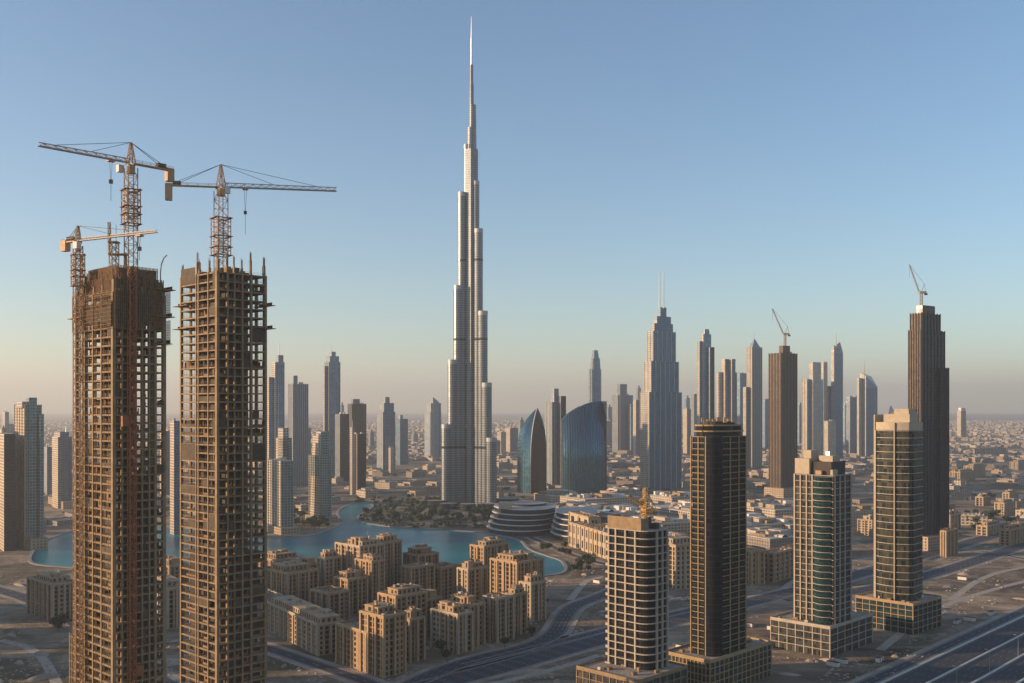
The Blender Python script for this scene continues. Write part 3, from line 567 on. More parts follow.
def curved():
    Y = 1900.0; root = thing('curved_glass_building', 'broad dark blue glass building with a curved rising top, right of centre', 'office building', ((585-CX)/F*Y, Y, 0))
    def X(px): return (px-CX)/F*Y
    n = 18; cols = []
    # plan: shallow convex front from column 562 to 604, narrow return to 607; roof line rises to the right; front leans back near the top
    def top(t): return 420 - 19*math.sin(min(1, t*1.05)*math.pi/2)**.8 if t > 0 else 420
    m = MB(); rows = 26
    def pt(t, s):   # t across 0..1, s up 0..1
        px = 562.5 + 41.5*t; zt = Z(top(t), Y); z = zt*s
        bow = -26*math.sin(math.pi*(t*.75+.2))
        lean = 46*max(0, (z-70)/110)**1.8 if z > 70 else 0
        return (X(px), Y+bow+lean, z)
    Wd = 41.5*Y/F
    for i in range(n):
        for j in range(rows):
            t0, t1, s0, s1 = i/n, (i+1)/n, j/rows, (j+1)/rows
            q = [pt(t0, s0), pt(t1, s0), pt(t1, s1), pt(t0, s1)]; m.quad(q, [(t0*Wd, q[0][2]), (t1*Wd, q[1][2]), (t1*Wd, q[2][2]), (t0*Wd, q[3][2])])
    o = m.build('glass_shell', M_['f_sail'], root)
    for p in o.data.polygons: p.use_smooth = True
    # back and right end wall
    b = MB()
    for i in range(n):
        q0, q1 = pt(i/n, 1), pt((i+1)/n, 1)
        b.quad([q0, q1, (q1[0], Y+55, q1[2]), (q0[0], Y+55, q0[2])]); b.quad([(q1[0], Y+55, 0), (q0[0], Y+55, 0), (q0[0], Y+55, q0[2]), (q1[0], Y+55, q1[2])], [(0, 0), (4, 0), (4, q0[2]), (0, q1[2])])
    q = pt(0, 1); b.quad([(q[0], Y+55, 0), pt(0, 0), q, (q[0], Y+55, q[2])], [(0, 0), (50, 0), (50, q[2]), (0, q[2])])
    b.build('rear_wall', M_['f_dark'], root)
    e = MB()
    for j in range(rows):
        a0, a1 = pt(1, j/rows), pt(1, (j+1)/rows); xr = X(607.2)
        e.quad([a0, (xr, Y+8, a0[2]), (xr, Y+8, a1[2]), a1], [(0, a0[2]), (12, a0[2]), (12, a1[2]), (0, a1[2])]); e.quad([(xr, Y+8, a0[2]), (xr, Y+55, a0[2]), (xr, Y+55, a1[2]), (xr, Y+8, a1[2])], [(0, a0[2]), (47, a0[2]), (47, a1[2]), (0, a1[2])])
    a1 = pt(1, 1); e.quad([a1, (X(607.2), Y+8, a1[2]), (X(607.2), Y+55, a1[2]), (a1[0], Y+55, a1[2])])
    e.build('end_wall', M_['f_dark'], root)
    r = MB()
    for i in range(0, n+1):
        for j in range(rows):
            a0, a1 = pt(i/n, j/rows), pt(i/n, (j+1)/rows); r.bar((a0[0], a0[1]-.3, a0[2]), (a1[0], a1[1]-.3, a1[2]), .8)
    r.build('mullions', M_['f_sail'], root)
    pm_ = MB(); 
    for k, (x0, x1, h, c) in enumerate(((534, 560, 12, 'g_low'), (562, 575, 9, 'g_low2'), (578, 596, 7, 'g_low3'))):
        m2 = MB(); P, uL, uR, La, Lb = corner(x0, (x0+x1)/2, x1, 1780); m2.prism(rect(P, uL, uR, La, Lb), 0, h)
        tag(m2.build('low_pavilion', M_[c]), ['long beige pavilion before the arched glass building', 'pale square pavilion before the curved blue glass building', 'small grey pavilion right before the curved blue glass building'][k], 'pavilion')
curved()

# ------------------------------------------------------------------ dark brown unfinished towers in the middle distance
def luffer(label, base, zb, zt, jib, ang, az, mat='crane_grey', w=1.6, group='cranes on the towers', chord=.5):
    root = thing('luffing_crane', label, 'crane', (base[0], base[1], zb), group)
    m = MB(); m.lattice((base[0], base[1], zb), (base[0], base[1], zt), w, w*1.3, chord, chord*.6); m.build('mast', M_[mat], root)
    d = Vector((math.cos(az), math.sin(az), 0)); top = Vector((base[0], base[1], zt))
    m = MB().frame((top.x, top.y, top.z), d, Vector((-d.y, d.x, 0))); m.box(-w*2.6, w*1.2, -w*.8, w*.8, .01, w*1.1); m.build('machinery_deck', M_[mat], root)
    m = MB().frame((top.x, top.y, top.z), d, Vector((-d.y, d.x, 0))); m.box(-w*3.2, -w*1.9, -w*.7, w*.7, -w*.9, -.02); m.build('counterweight', M_['concrete_dark'], root)
    j0 = top + d*w + Vector((0, 0, w)); j1 = j0 + d*(jib*math.cos(ang)) + Vector((0, 0, jib*math.sin(ang)))
    m = MB(); m.lattice(j0, j1, w*.75, w*1.2, chord*.8, chord*.5, tri=True, w1=w*.4); m.build('jib', M_[mat], root)
    a = top - d*w*1.6 + Vector((0, 0, w*5.2)); m = MB(); m.bar(top - d*w*.2 + Vector((0, 0, w)), a, chord*.9); m.bar(top - d*w*2.4 + Vector((0, 0, w)), a, chord*.7); m.build('a_frame', M_[mat], root)
    m = MB(); m.bar(a, j1, chord*.4); m.build('pendant_line', M_['cable'], root)
    m = MB(); m.bar(j1, j1 - Vector((0, 0, jib*.45)), chord*.35); m.build('hoist_rope', M_['cable'], root)
    return root
Y1 = 1165.0
r1 = T('tall dark brown glass tower with stepped top and crane, at right', Y1, [
    ('shaft', 908.8, 921, 944.5, 330, B(mats=('f_brown', 'f_dark'), clad=('concrete_dark', 5, 7, 1.0))),
    ('upper_shaft', 910.5, 921.5, 940, 313, B(mats=('f_brown', 'f_dark'), Y=Y1+4, clad=('concrete_dark', 4, 6, 1.0))),
    ('crown', 916, 922.5, 935, 305, B(mats=('f_beige_v', 'f_brown'), Y=Y1+8)),
    ('right_wing', 932, 941, 948.5, 368, B(mats=('f_dark', 'f_dark'), Y=Y1+16, clad=('concrete_dark', 2, 4, .8)))], group='dark towers still under construction', podium=(906, 950, 16), clutter=0)
luffer('white luffing crane on top of the tall dark brown tower at right', ((924-CX)/F*(Y1+16), Y1+16+8), Z(305, Y1), Z(291, Y1), 34, rad(70), rad(180), w=2.2)
Y2 = 1840.0
T('brown unfinished tower with crane on its roof, middle right of the skyline', Y2, [
    ('shaft', 769, 781, 797, 353, B(mats=('f_brown', 'f_brown'), clad=('concrete_dark', 4, 5, 1.8))), ('lift_core', 779, 783, 790, 345.5, B(mats='f_brown', Y=Y2+10))], group='dark towers still under construction', podium=(764, 803, 18))
luffer('white luffing crane on the roof of the brown tower, middle right', ((785-CX)/F*(Y2+20), Y2+20), Z(346, Y2), Z(334, Y2), 50, rad(66), rad(180), w=3.0, chord=.8)

# ------------------------------------------------------------------ near finished towers at right (real slabs, piers and glazing)
def slab_tower(name, label, poly, z0, z1, fh, piers, slab_mat, glass, wallpoly=None, out=.9, sh=.42, pier_mat=None, group=None, root=None, slabname='floor_slab', pw=.7, pd=1.1, top=True):
    root = root or thing(name, label, 'skyscraper', (poly[0][0], poly[0][1], 0), group)
    g_ = MB(); g_.prism(poly, z0, z1); g_.build('glazing', [M_[glass]], root)
    s_ = MB(); s_.prism(offset_poly(poly, out), 0, sh, bottom=True); o_ = ORG[root.name]; sm_ = s_.mesh(slabname, M_[slab_mat], (o_[0], o_[1], 0))
    n = int(round((z1-z0)/fh))
    for i in range(1, n+1): rep(sm_, slabname, root, (0, 0, z0+i*(z1-z0)/n-.2))
    for (x, y, nx, ny) in piers:
        m = MB().frame((x, y, 0), Vector((-ny, nx)), Vector((nx, ny))); m.box(-pw/2, pw/2, -.2, pd, z0, z1+.3); m.build('pier', M_[pier_mat or slab_mat], root)
    return root
def along(P, u, L, nrm, fr): return [(P.x+u.x*L*t, P.y+u.y*L*t, nrm.x, nrm.y) for t in fr]
def frame_podium(root, P, uL, uR, La, Lb, h, rows, nL, nR, mat, glass, name='podium'):
    """podium as a framed, glazed block: returns the block mesh with its frame and roof as sub-parts"""
    poly = rect(P, uL, uR, La, Lb); g_ = MB(); g_.prism(poly, 0, h-.4); pod = g_.build(name, M_[glass], root)
    f_ = MB()
    for (q, u, L, n, nn) in ((P, uL, La, nL, -uR), (P, uR, Lb, nR, -uL), (P+uR*Lb, uL, La, nL, uR), (P+uL*La, uR, Lb, nR, uL)):
        f_.frame((q.x, q.y, 0), u, nn)
        for i in range(n+1):
            t = i/n*L; f_.box(max(-.4, t-.26), min(L+.4, t+.26), .002, .42, 0, h)
        for k in range(1, rows+1): f_.box(-.36, L+.36, .005, .38, h*k/rows-(1.2 if k == rows else .42), h*k/rows - (.02 if k == rows else 0))
    f_.build('frame', M_[mat], pod)
    r_ = MB(); r_.prism(offset_poly(poly, .2), h-.39, h-.1); r_.build('roof_deck', M_['roof'], pod)
    p_ = MB()
    for (q, u, L, nn) in ((P, uL, La, -uR), (P, uR, Lb, -uL), (P+uR*Lb, uL, La, uR), (P+uL*La, uR, Lb, uL)):
        p_.frame((q.x, q.y, 0), u, nn); p_.box(-.3, L+.3, -.1, .4, h-.05, h+.9)
    p_.build('parapet', M_[mat], pod)
    rr = random.Random(int(h*100))
    for i in range(12):
        s, t = rr.uniform(.03, .9), rr.uniform(.03, .9); c_ = P+uL*La*s+uR*Lb*t
        m = MB().frame((c_.x, c_.y, h), uL, uR); m.box(0, rr.uniform(1, 4), 0, rr.uniform(1, 4), -.09, rr.uniform(.5, 2.4)); m.build('roof_unit', M_[rr.choice(['roof_light', 'timber', 'concrete'])], pod)
    return pod, poly

# R1: short unfinished tower (front), gold crane on it
def tower_r1():
    Y = 535; P, uL, uR, La, Lb = corner(609, 648, 667, Y); rp = round_poly(rect(P, uL, uR, La, Lb), (7, 2, 2, 1), 6)
    nL, nR = -uR, -uL; z0, z1 = 24, Z(532, Y)
    piers = along(P, uL, La, nL, (.30, .55, .80, .985)) + along(P, uR, Lb, nR, (.42, .70, .97)) + along(P+uL*La, uR, Lb, uL, (.1, .5, .9)) + along(P+uR*Lb, uL, La, uR, (.1, .5, .9))
    root = slab_tower('balcony_tower', 'unfinished concrete balcony tower with gold crane on top, at bottom centre right', rp, z0, z1, 4.1, piers, 'stone_grey', 'g_black', out=1.0, sh=.5, group='near towers with podiums', pw=.9)
    # balcony boxes on the far left corner
    bm = MB().frame((P.x+uL.x*La, P.y+uL.y*La, 0), uL, uR); bm.box(.95, 3.0, .5, 6.5, -.45, 0); bm.box(2.8, 3.0, .5, 6.5, .01, 1.1); bm.box(.95, 2.79, .5, .7, .01, 1.1); bmesh_ = bm.mesh('balcony', M_['stone'], (ORG[root.name][0], ORG[root.name][1], 0))
    n = int(round((z1-z0)/4.1))
    for i in range(1, n+1): rep(bmesh_, 'balcony', root, (0, 0, z0+i*(z1-z0)/n))
    sc = MB().frame((P.x, P.y, z1), uL, uR)
    sc.box(4.5, La+.5, -.6, -.3, .25, 7); sc.box(La+.2, La+.5, -.29, Lb*.6, .25, 7); sc.box(4.2, 4.49, -.6, 6, .25, 6.6)
    sc.build('roof_screen', M_['concrete'], root)
    for a, b, h in ((6, 8, 5), (13, 6, 4), (10, 13, 6), (3, 11, 3.5)):
        m = MB().frame((P.x, P.y, z1), uL, uR); m.box(a, a+3, b, b+3, .25, h); m.build('roof_unit', M_['concrete_dark'], root)
    for a in range(6, int(La), 5):
        m = MB().frame((P.x, P.y, z1), uL, uR); 
        for d in (0, .5, 1): m.box(a+d, a+d+.15, 1, 1.15, .2, 9.5)
        m.build('starter_bar', M_['rebar'], root)
    pl = corner(577, 638, 687, 515); frame_podium(root, pl[0], pl[1], pl[2], pl[3], pl[4], 24, 5, 9, 7, 'concrete', 'g_dark')
    # gold crane
    c = P + uL*8 + uR*8; zb = z1 + 1
    cr = thing('saddle_crane', 'gold coloured crane with short splayed jibs on the balcony tower roof', 'crane', (c.x, c.y, zb), 'cranes on the towers')
    m = MB(); m.lattice((c.x, c.y, zb), (c.x, c.y, zb+22), 1.9, 2.0, .35, .22); m.build('mast', M_['crane_gold'], cr)
    m = MB(); m.lattice((c.x, c.y, zb+7), (c.x, c.y, zb+16), 3.4, 1.6, .35, .25); m.build('climbing_frame', M_['crane_gold'], cr)
    for zz in (7, 9, 11.5, 15): 
        m = MB().frame((c.x, c.y, zb+zz), Vector((1, 0)), Vector((0, 1))); m.box(-3.1, 3.1, -2.4, 2.4, -.3, 0); m.build('platform', M_['crane_gold'], cr)
    m = MB(); m.lattice((c.x-1, c.y, zb+12), (c.x-10, c.y-3, zb+17.5), 1.3, 1.6, .35, .22, w1=.7); m.build('jib', M_['crane_gold'], cr)
    m = MB(); m.lattice((c.x+1, c.y, zb+9), (c.x+6.5, c.y+2, zb+9.5), 1.6, 1.5, .3, .22); m.build('counter_jib', M_['crane_gold'], cr)
    m = MB(); m.bar((c.x, c.y, zb+22), (c.x-10, c.y-3, zb+17.5), .18); m.bar((c.x, c.y, zb+22), (c.x+6.5, c.y+2, zb+9.5), .18); m.build('pendant_line', M_['cable'], cr)
    m = MB(); m.box(c.x+4.6, c.x+6.4, c.y+1, c.y+3, zb+6.8, zb+9); m.build('counterweight', M_['concrete'], cr)
tower_r1()

def tower_r2():
    Y = 579; P, uL, uR, La, Lb = corner(690.5, 715, 747, Y); base = rect(P, uL, uR, La, Lb); rp = round_poly(rect(P, uL, uR, La, Lb), (7, 3, 3, 3), 8)
    z0, z1 = 20.5, Z(437, Y)
    piers = along(P, uL, La, -uR, (.36, .66, .97)) + along(P, uR, Lb, -uL, (.45, .72, .95)) + along(P+uL*La, uR, Lb, uL, (.2, .5, .8)) + along(P+uR*Lb, uL, La, uR, (.2, .5, .8))
    root = slab_tower('dark_glass_tower', 'near dark glass tower with rounded corner and gilt drum top, right of the balcony tower', rp, z0, z1, 3.5, piers, 'gilt', 'g_black', out=.5, sh=.3, group='near towers with podiums', pw=.5, pd=.7)
    # dark rounded corner glass standing proud of the slabs
    cg = MB(); cp = [q for q in rp[:9]]
    prox = round_poly(base, (7.5, 0, 0, 0), 10)[:11]; outp = [Vector(q) for q in prox]; cen = P + (uL+uR)*20
    pts = [tuple(q + (q-cen).normalized()*.75) for q in outp] + [tuple(outp[-1]), tuple(outp[0])]
    ext0 = Vector(prox[0]); cg.prism(pts[:11] + [tuple(Vector(prox[-1])+(uL+uR)*1.0), tuple(Vector(prox[0])+(uL+uR)*1.0)], z0, z1+.5, bottom=True); cg.build('corner_glazing', M_['g_black'], root)
    # drum crown
    c = P + uL*La*.5 + uR*Lb*.5; ring = round_poly(rect(P, uL, uR, La, Lb), (12, 9, 9, 9), 6)
    zc = z1
    for k, (s, h0_, h1_, mt) in enumerate(((1.0, 0, 2.6, 'g_black'), (1.08, 2.6, 3.4, 'gilt'), (1.0, 3.4, 6.0, 'g_black'), (1.05, 6.0, 6.8, 'gilt'), (.7, 6.8, 8.6, 'concrete_dark'))):
        m = MB(); m.prism(scale_poly(ring, s, tuple(c)), zc+h0_+.2, zc+h1_+.2, bottom=True); m.build('crown_ring', M_[mt], root)
    for i in range(9):
        a = i/9*6.28; q = c + Vector((math.cos(a), math.sin(a)))*9.5; m = MB().frame((q.x, q.y, zc+8.1), Vector((1, 0)), Vector((0, 1))); m.box(-1, 1, -1, 1, .1, 1.2+(i*37 % 5)*.5); m.build('roof_unit', M_['tan2' if i % 2 else 'concrete'], root)
    Pp, a_, b_, pa, pb = corner(665, 710, 771, 570); frame_podium(root, Pp, a_, b_, pa, pb, 20.5, 5, 12, 14, 'gilt', 'g_dark')
tower_r2()

def tower_r3():
    Y = 668; P, uL, uR, La, Lb = corner(794.5, 833, 851, Y); base = rect(P, uL, uR, La, Lb)
    z0, z1 = 20, Z(476, Y)
    piers = along(P, uL, La, -uR, (.52, .67, .83, .985)) + along(P, uR, Lb, -uL, (.06, .34, .62, .97)) + along(P+uL*La, uR, Lb, uL, (.03, .35, .65, .97)) + along(P+uR*Lb, uL, La, uR, (.1, .5, .9))
    root = slab_tower('stone_grid_tower', 'cream gridded tower with green curved glass bay, on a glazed podium', base, z0, z1, 4.4, piers, 'stone_grey', 'g_dark', out=.5, sh=.36, group='near towers with podiums', pw=.8, pd=.9)
    # curved green bay
    bay = []; 
    for k in range(11):
        t = k/10; q = P + uL*(La*(.04+.44*t)) - uR*(.95+3.2*math.sin(math.pi*t)); bay.append(tuple(q))
    bay = bay[::-1]; pts = bay + [tuple(P+uL*La*.04+uR*.5), tuple(P+uL*La*.48+uR*.5)]
    m = MB(); m.prism(pts, z0, z1-1, bottom=True); m.build('curved_bay', M_['g_teal'], root)
    s_ = MB(); s_.prism(offset_poly(pts, .35), 0, .35, bottom=True); o_ = ORG[root.name]; sm_ = s_.mesh('bay_slab', M_['stone_grey'], (o_[0], o_[1], 0)); n = int(round((z1-z0)/4.4))
    for i in range(1, n): rep(sm_, 'bay_slab', root, (0, 0, z0+i*(z1-z0)/n+.42))
    def rb(a0, a1, b0, b1, h0_, h1_, mt, nm):
        m = MB().frame((P.x, P.y, z1), uL, uR); m.box(a0*La, a1*La, b0*Lb, b1*Lb, h0_, h1_); m.build(nm, M_[mt], root)
    rb(.62, 1.0, .02, .9, .45, 11, 'stone', 'roof_block'); rb(.10, .60, .12, .9, .45, 9.0, 'concrete_dark', 'roof_block'); rb(.66, .85, .2, .6, 11.01, 16.5, 'stone', 'water_tank'); rb(.15, .5, .3, .7, 9.01, 13, 'stone', 'plant_room'); rb(.25, .35, .35, .45, 13.01, 16, 'steel', 'cooling_unit'); rb(.02, .08, .03, .3, .45, 4, 'stone', 'roof_block'); rb(.3, .45, -.0, .1, .45, 3.2, 'tan2', 'roof_block')
    Pp, a_, b_, pa, pb = corner(771, 830, 872, 660); frame_podium(root, Pp, a_, b_, pa, pb, 20, 4, 7, 6, 'stone_grey', 'g_dark')
tower_r3()

def tower_r4():
    Y = 738; P, uL, uR, La, Lb = corner(876, 912, 922.5, Y, 42); base = rect(P, uL, uR, La, Lb)
    z0, z1 = 22, Z(431, Y)
    # convex front, both camera sides in one sweep
    pts = []
    for k in range(13):
        t = k/12; q = P + uL*(La*(1-t)) - uR*(4.0*math.sin(math.pi*min(t, .92)/.92)) if t < 1 else P
        pts.append(tuple(q))
    pts = pts[:-1] + [tuple(P+uR*3)] + [tuple(P+uR*Lb), tuple(P+uR*Lb+uL*La)]
    piers = [(P.x+uL.x*La-uR.x*.3, P.y+uL.y*La-uR.y*.3, -uR.x, -uR.y)]
    root = slab_tower('banded_office_tower', 'near office tower with pale horizontal bands and cream roof block, rightmost of the podium towers', pts, z0, z1, 5.2, piers, 'stone', 'g_sea', out=.5, sh=.42, group='near towers with podiums', pw=.9, pd=1.2)
    m = MB(); q = P + uL*La*.42 - uR*4.0; m.frame((q.x, q.y, 0), uL, -uR); m.box(-.35, .35, -.1, .95, z0, z1+6); m.build('pier', M_['stone'], root)
    m = MB().frame((P.x+uL.x*La, P.y+uL.y*La, 0), uL, uR); m.box(.55, 1.5, -.7, Lb*.8, z0, z1+12); m.build('side_wall', M_['stone'], root)
    m = MB(); m.prism(offset_poly(pts, .15), z1+.55, z1+6.4); m.build('parapet_screen', M_['stone'], root)
    def rb(a0, a1, b0, b1, h0_, h1_, mt, nm):
        m = MB().frame((P.x, P.y, z1), uL, uR); m.box(a0*La, a1*La, b0*Lb, b1*Lb, h0_, h1_); m.build(nm, M_[mt], root)
    rb(.08, .80, .05, .9, 6.41, 12.5, 'stone', 'roof_block'); rb(.12, .52, .1, .8, 12.51, 16.4, 'stone', 'roof_block')
    q = P+uL*La*.68+uR*Lb*.3; m = MB(); p_ = [(q.x+a, q.y+b) for a, b in ((-3, -3), (3, -3), (3, 3), (-3, 3))]; m.prism(p_, z1+12.51, z1+19, top=scale_poly(p_, .04)); m.build('roof_pyramid', M_['steel'], root)
    Pp, a_, b_, pa, pb = corner(856, 913, 941, 727, 48); pod, _ = frame_podium(root, Pp, a_, b_, pa, pb, 22, 5, 8, 6, 'tan', 'g_teal')
tower_r4()

# ------------------------------------------------------------------ unfinished concrete towers at left
def tower_crane(label, bx, by, zb, zp, wm, jl, az, cl, apex, mat, hook, cw_drop=6, clamp=True, jw=2.2, climb=(14, 32)):
    root = thing('tower_crane', label, 'crane', (bx, by, zb), 'tower cranes on the unfinished towers')
    m = MB(); m.lattice((bx, by, zb), (bx, by, zp-2), wm, wm*.9, .34, .17); m.build('mast', M_[mat], root)
    if clamp:
        c = MB(); c.lattice((bx, by, zp-climb[1]), (bx, by, zp-climb[0]), wm*1.4, 2.2, .35, .2); cf = c.build('climbing_frame', M_[mat], root)
        for zz in (climb[0]+.5, (climb[0]+climb[1])*.5, climb[1]-4, climb[1]-.2):
            m = MB().frame((bx, by, zp-zz), Vector((.8, .6)), Vector((-.6, .8))); W_ = wm*.92
            for (a0, a1, b0, b1) in ((-W_, W_, -W_, -wm*.6), (-W_, W_, wm*.6, W_), (-W_, -wm*.6, -wm*.59, wm*.59), (wm*.6, W_, -wm*.59, wm*.59)): m.box(a0, a1, b0, b1, -.25, 0)
            m.build('platform', M_['timber'], cf)
    d = Vector((math.cos(az), math.sin(az), 0)); e = Vector((-d.y, d.x, 0)); top = Vector((bx, by, zp))
    m = MB(); m.prism(ell(bx, by, wm*.42, wm*.42, 12), zp-4.2, zp-.9, bottom=True); m.build('slewing_unit', M_[mat], root)
    m = MB().frame((bx, by, zp), d, e); m.box(wm*.5, wm*.5+2.2, -wm*.5-2.2, -wm*.5, -3.6, -.9); m.build('cab', M_['white'], root)
    m = MB(); m.lattice(top+Vector((0, 0, -.9)), top+Vector((0, 0, apex)), wm*.75, 2.0, .34, .17, w1=.5); m.build('tower_head', M_[mat], root)
    m = MB(); m.lattice(top + d*1.0, top + d*jl, jw, 1.9, .34, .16, tri=True, w1=jw*.85); jb = m.build('jib', M_['crane_grey'], root)
    m = MB().frame((bx, by, zp), d, e); m.box(-cl, -1.0, -1.1, 1.1, -.35, .15); m.bar(top-d*1+e*1.1+Vector((0, 0, 1.2)), top-d*cl+e*1.1+Vector((0, 0, 1.2)), .12); m.bar(top-d*1-e*1.1+Vector((0, 0, 1.2)), top-d*cl-e*1.1+Vector((0, 0, 1.2)), .12)
    for k in range(6):
        q = top - d*(1+(cl-1.2)*k/5)
        for s in (1, -1): m.bar(q+e*1.1*s, q+e*1.1*s+Vector((0, 0, 1.2)), .12)
    m.build('counter_jib', M_[mat], root)
    m = MB().frame((bx, by, zp), d, e); m.box(-cl-.3, -cl+2.6, -1.3, 1.3, -cw_drop, .6); m.build('counterweight', M_['crane'], root)
    m = MB().frame((bx, by, zp), d, e); m.box(-cl+3.0, -cl+6.5, -1, 1, .16, 1.9); m.build('winch', M_['concrete_dark'], root)
    A = top+Vector((0, 0, apex))
    for q in (top+d*(jl*.45)+Vector((0, 0, jw*.9)), top+d*(jl*.82)+Vector((0, 0, jw*.9)), top-d*(cl-1.5)+Vector((0, 0, .3)), top-d*(cl-4)+Vector((0, 0, .3))):
        m = MB(); m.bar(A, q, .17); m.build('pendant_line', M_['cable'], root)
    hx, hd = hook; t = top + d*hx
    m = MB().frame((t.x, t.y, t.z), d, e); m.box(-1.3, 1.3, -1, 1, -.95, -.35); m.build('trolley', M_[mat], root)
    m = MB(); m.bar(t+d*.5+Vector((0, 0, -.9)), t+d*.1+Vector((0, 0, -hd)), .12); m.bar(t-d*.5+Vector((0, 0, -.9)), t-d*.1+Vector((0, 0, -hd)), .12); m.bar(t+Vector((0, 0, -hd-1.2)), t+Vector((0, 0, -hd*2.0)), .13); m.build('hoist_rope', M_['cable'], root)
    m = MB(); m.box(t.x-.6, t.x+.6, t.y-.5, t.y+.5, t.z-hd-1.3, t.z-hd+.2); m.build('hook_block', M_['concrete_dark'], root)
    return root

def concrete_tower(label, xl, xc, xr, Y, ztop, fh, colsL, colsR, core, inf, formz, seed, phi=45, platforms=(), extra_above=True):
    P, uL, uR, La, Lb = corner(xl, xc, xr, Y, phi); r = random.Random(seed)
    root = thing('unfinished_concrete_tower', label, 'skyscraper', (P.x, P.y, 0), 'concrete towers under construction')
    fr = lambda: MB().frame((P.x, P.y, 0), uL, uR)
    n = int(ztop/fh); fh = ztop/n; o_ = ORG[root.name]
    s_ = fr(); s_.box(0, La, 0, Lb, -.35, 0); e = .45
    s_.box(-.12, La+.12, -.12, e, -.66, -.36); s_.box(-.12, La+.12, Lb-e, Lb+.12, -.66, -.36); s_.box(-.12, e, e+.01, Lb-e-.01, -.66, -.36); s_.box(La-e, La+.12, e+.01, Lb-e-.01, -.66, -.36)
    sm_ = s_.mesh('floor_slab', M_['concrete'], (o_[0], o_[1], 0))
    for i in range(1, n+1): rep(sm_, 'floor_slab', root, (r.uniform(-.08, .08), 0, i*fh))
    def column(a, b, wa, wb, zt): m = fr(); m.box(a-wa/2, a+wa/2, b-wb/2, b+wb/2, 0, zt); m.build('column', M_['concrete'], root)
    for f_, w_ in colsL:
        a = min(max(f_*La, w_/2-.2), La-w_/2+.2); w_ = w_*.8; column(a, .35, w_, 1.3, ztop+.2); column(a, Lb-.35, w_, 1.3, ztop+.2)
    for f_, w_ in colsR:
        b = min(max(f_*Lb, w_/2-.2), Lb-w_/2+.2)
        if 0.03 < f_ < .97: column(.3, b, 1.2, w_*.8, ztop+.2); column(La-.3, b, 1.2, w_*.8, ztop+.2)
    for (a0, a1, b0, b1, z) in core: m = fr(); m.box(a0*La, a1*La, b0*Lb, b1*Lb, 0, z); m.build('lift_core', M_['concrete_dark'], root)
    m = fr(); m.box(3.2, La-3.2, 3.2, Lb-3.2, 0, inf); m.build('shade_block', M_['concrete_dark'], root)  # dark filler added behind the openings, stands in for interior shade
    # masonry between columns, floor by floor, set back from the edge, leaving openings
    m = fr(); m2 = fr()
    bl = sorted(f_ for f_, _ in colsL); br = sorted(f_ for f_, _ in colsR)
    for i in range(n):
        z = i*fh; full = z < inf
        for side, (arr, L) in enumerate(((bl, La), (br, Lb))):
            for a, b in zip(arr, arr[1:]):
                last = (side == 0 and b == arr[-1]) or (side == 1 and b == arr[-1])
                p = .5 if full else (.1 if last else .35)
                if r.random() > p: continue
                x0, x1 = a*L+.6, b*L-.6; w_ = x1-x0
                if w_ < 1: continue
                g0 = r.choice((.12, .2, .3)); dep = r.uniform(1.2, 1.8)
                tgt = m if r.random() < .7 else m2
                for (u0, u1, v0, v1) in ((x0, x0+w_*g0, .05, fh-1.0), (x1-w_*g0, x1, .05, fh-1.0), (x0+w_*g0+.01, x1-w_*g0-.01, .05, 1.0)):
                    if side == 0: tgt.box(u0, u1, dep, dep+.2, z+v0, z+v1); 
                    else: tgt.box(dep, dep+.2, u0, u1, z+v0, z+v1)
                if r.random() < (.8 if full else .5):   # room wall behind
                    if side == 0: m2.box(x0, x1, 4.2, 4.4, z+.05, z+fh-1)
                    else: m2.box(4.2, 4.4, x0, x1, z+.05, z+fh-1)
    m.build('infill_wall', M_['timber'], root); m2.build('partition_wall', M_['concrete_dark'], root)  # partitions coloured dark to paint in the shaded interior
    m = fr()   # loose netting and boards hung over single bays
    for k in range(46):
        i = r.randrange(n//3, n); z = i*fh; side = r.random() < .5; arr, L = (bl, La) if side else (br, Lb); q = r.randrange(len(arr)-1); x0, x1 = arr[q]*L+.7, arr[q+1]*L-.7
        if x1-x0 < 1: continue
        z1_ = z+fh*r.choice((.35, .6, .95, 1.95)); x1 = x0+(x1-x0)*r.choice((.5, 1, 1))
        m = fr()
        if side: m.box(x0, x1, -.16, -.13, z+.05, z1_)
        else: m.box(-.16, -.13, x0, x1, z+.05, z1_)
        m.build('safety_net', M_['netting'], root)
    # edge rails and safety net posts on open floors
    m = fr()
    for i in range(int(inf/fh), n+1):
        z = i*fh
        for h in (.6, 1.15): m.box(0, La, .02, .08, z+h, z+h+.07); m.box(.02, .08, .1, Lb, z+h, z+h+.07); m.box(La-.08, La-.02, .1, Lb, z+h, z+h+.07)
    m.build('edge_rail', M_['timber'], root)
    # starter bars and column stubs above the roof
    if extra_above:
        for f_, w_ in colsL:
            m = fr(); a = min(max(f_*La, 1), La-1); h = r.uniform(1.5, 6); m.box(a-w_*.4, a+w_*.4, .1, 1.2, ztop+.21, ztop+h); st = m.build('column_stub', M_['concrete'], root)
            q = fr()
            for k in range(6): x_ = a-w_*.35+k*w_*.14; q.box(x_, x_+.12, .3+(k % 2)*.6, .42+(k % 2)*.6, ztop+h-.1, ztop+h+r.uniform(3, 5))
            q.build('starter_bar', M_['rebar'], st)
        for f_, w_ in colsR[1:]:
            m = fr(); b = min(max(f_*Lb, 1), Lb-1); h = r.uniform(1.5, 7); m.box(.1, 1.2, b-w_*.4, b+w_*.4, ztop+.21, ztop+h); st = m.build('column_stub', M_['concrete'], root)
            q = fr()
            for k in range(6): y_ = b-w_*.35+k*w_*.14; q.box(.3+(k % 2)*.6, .42+(k % 2)*.6, y_, y_+.12, ztop+h-.1, ztop+h+r.uniform(3, 5))
            q.build('starter_bar', M_['rebar'], st)
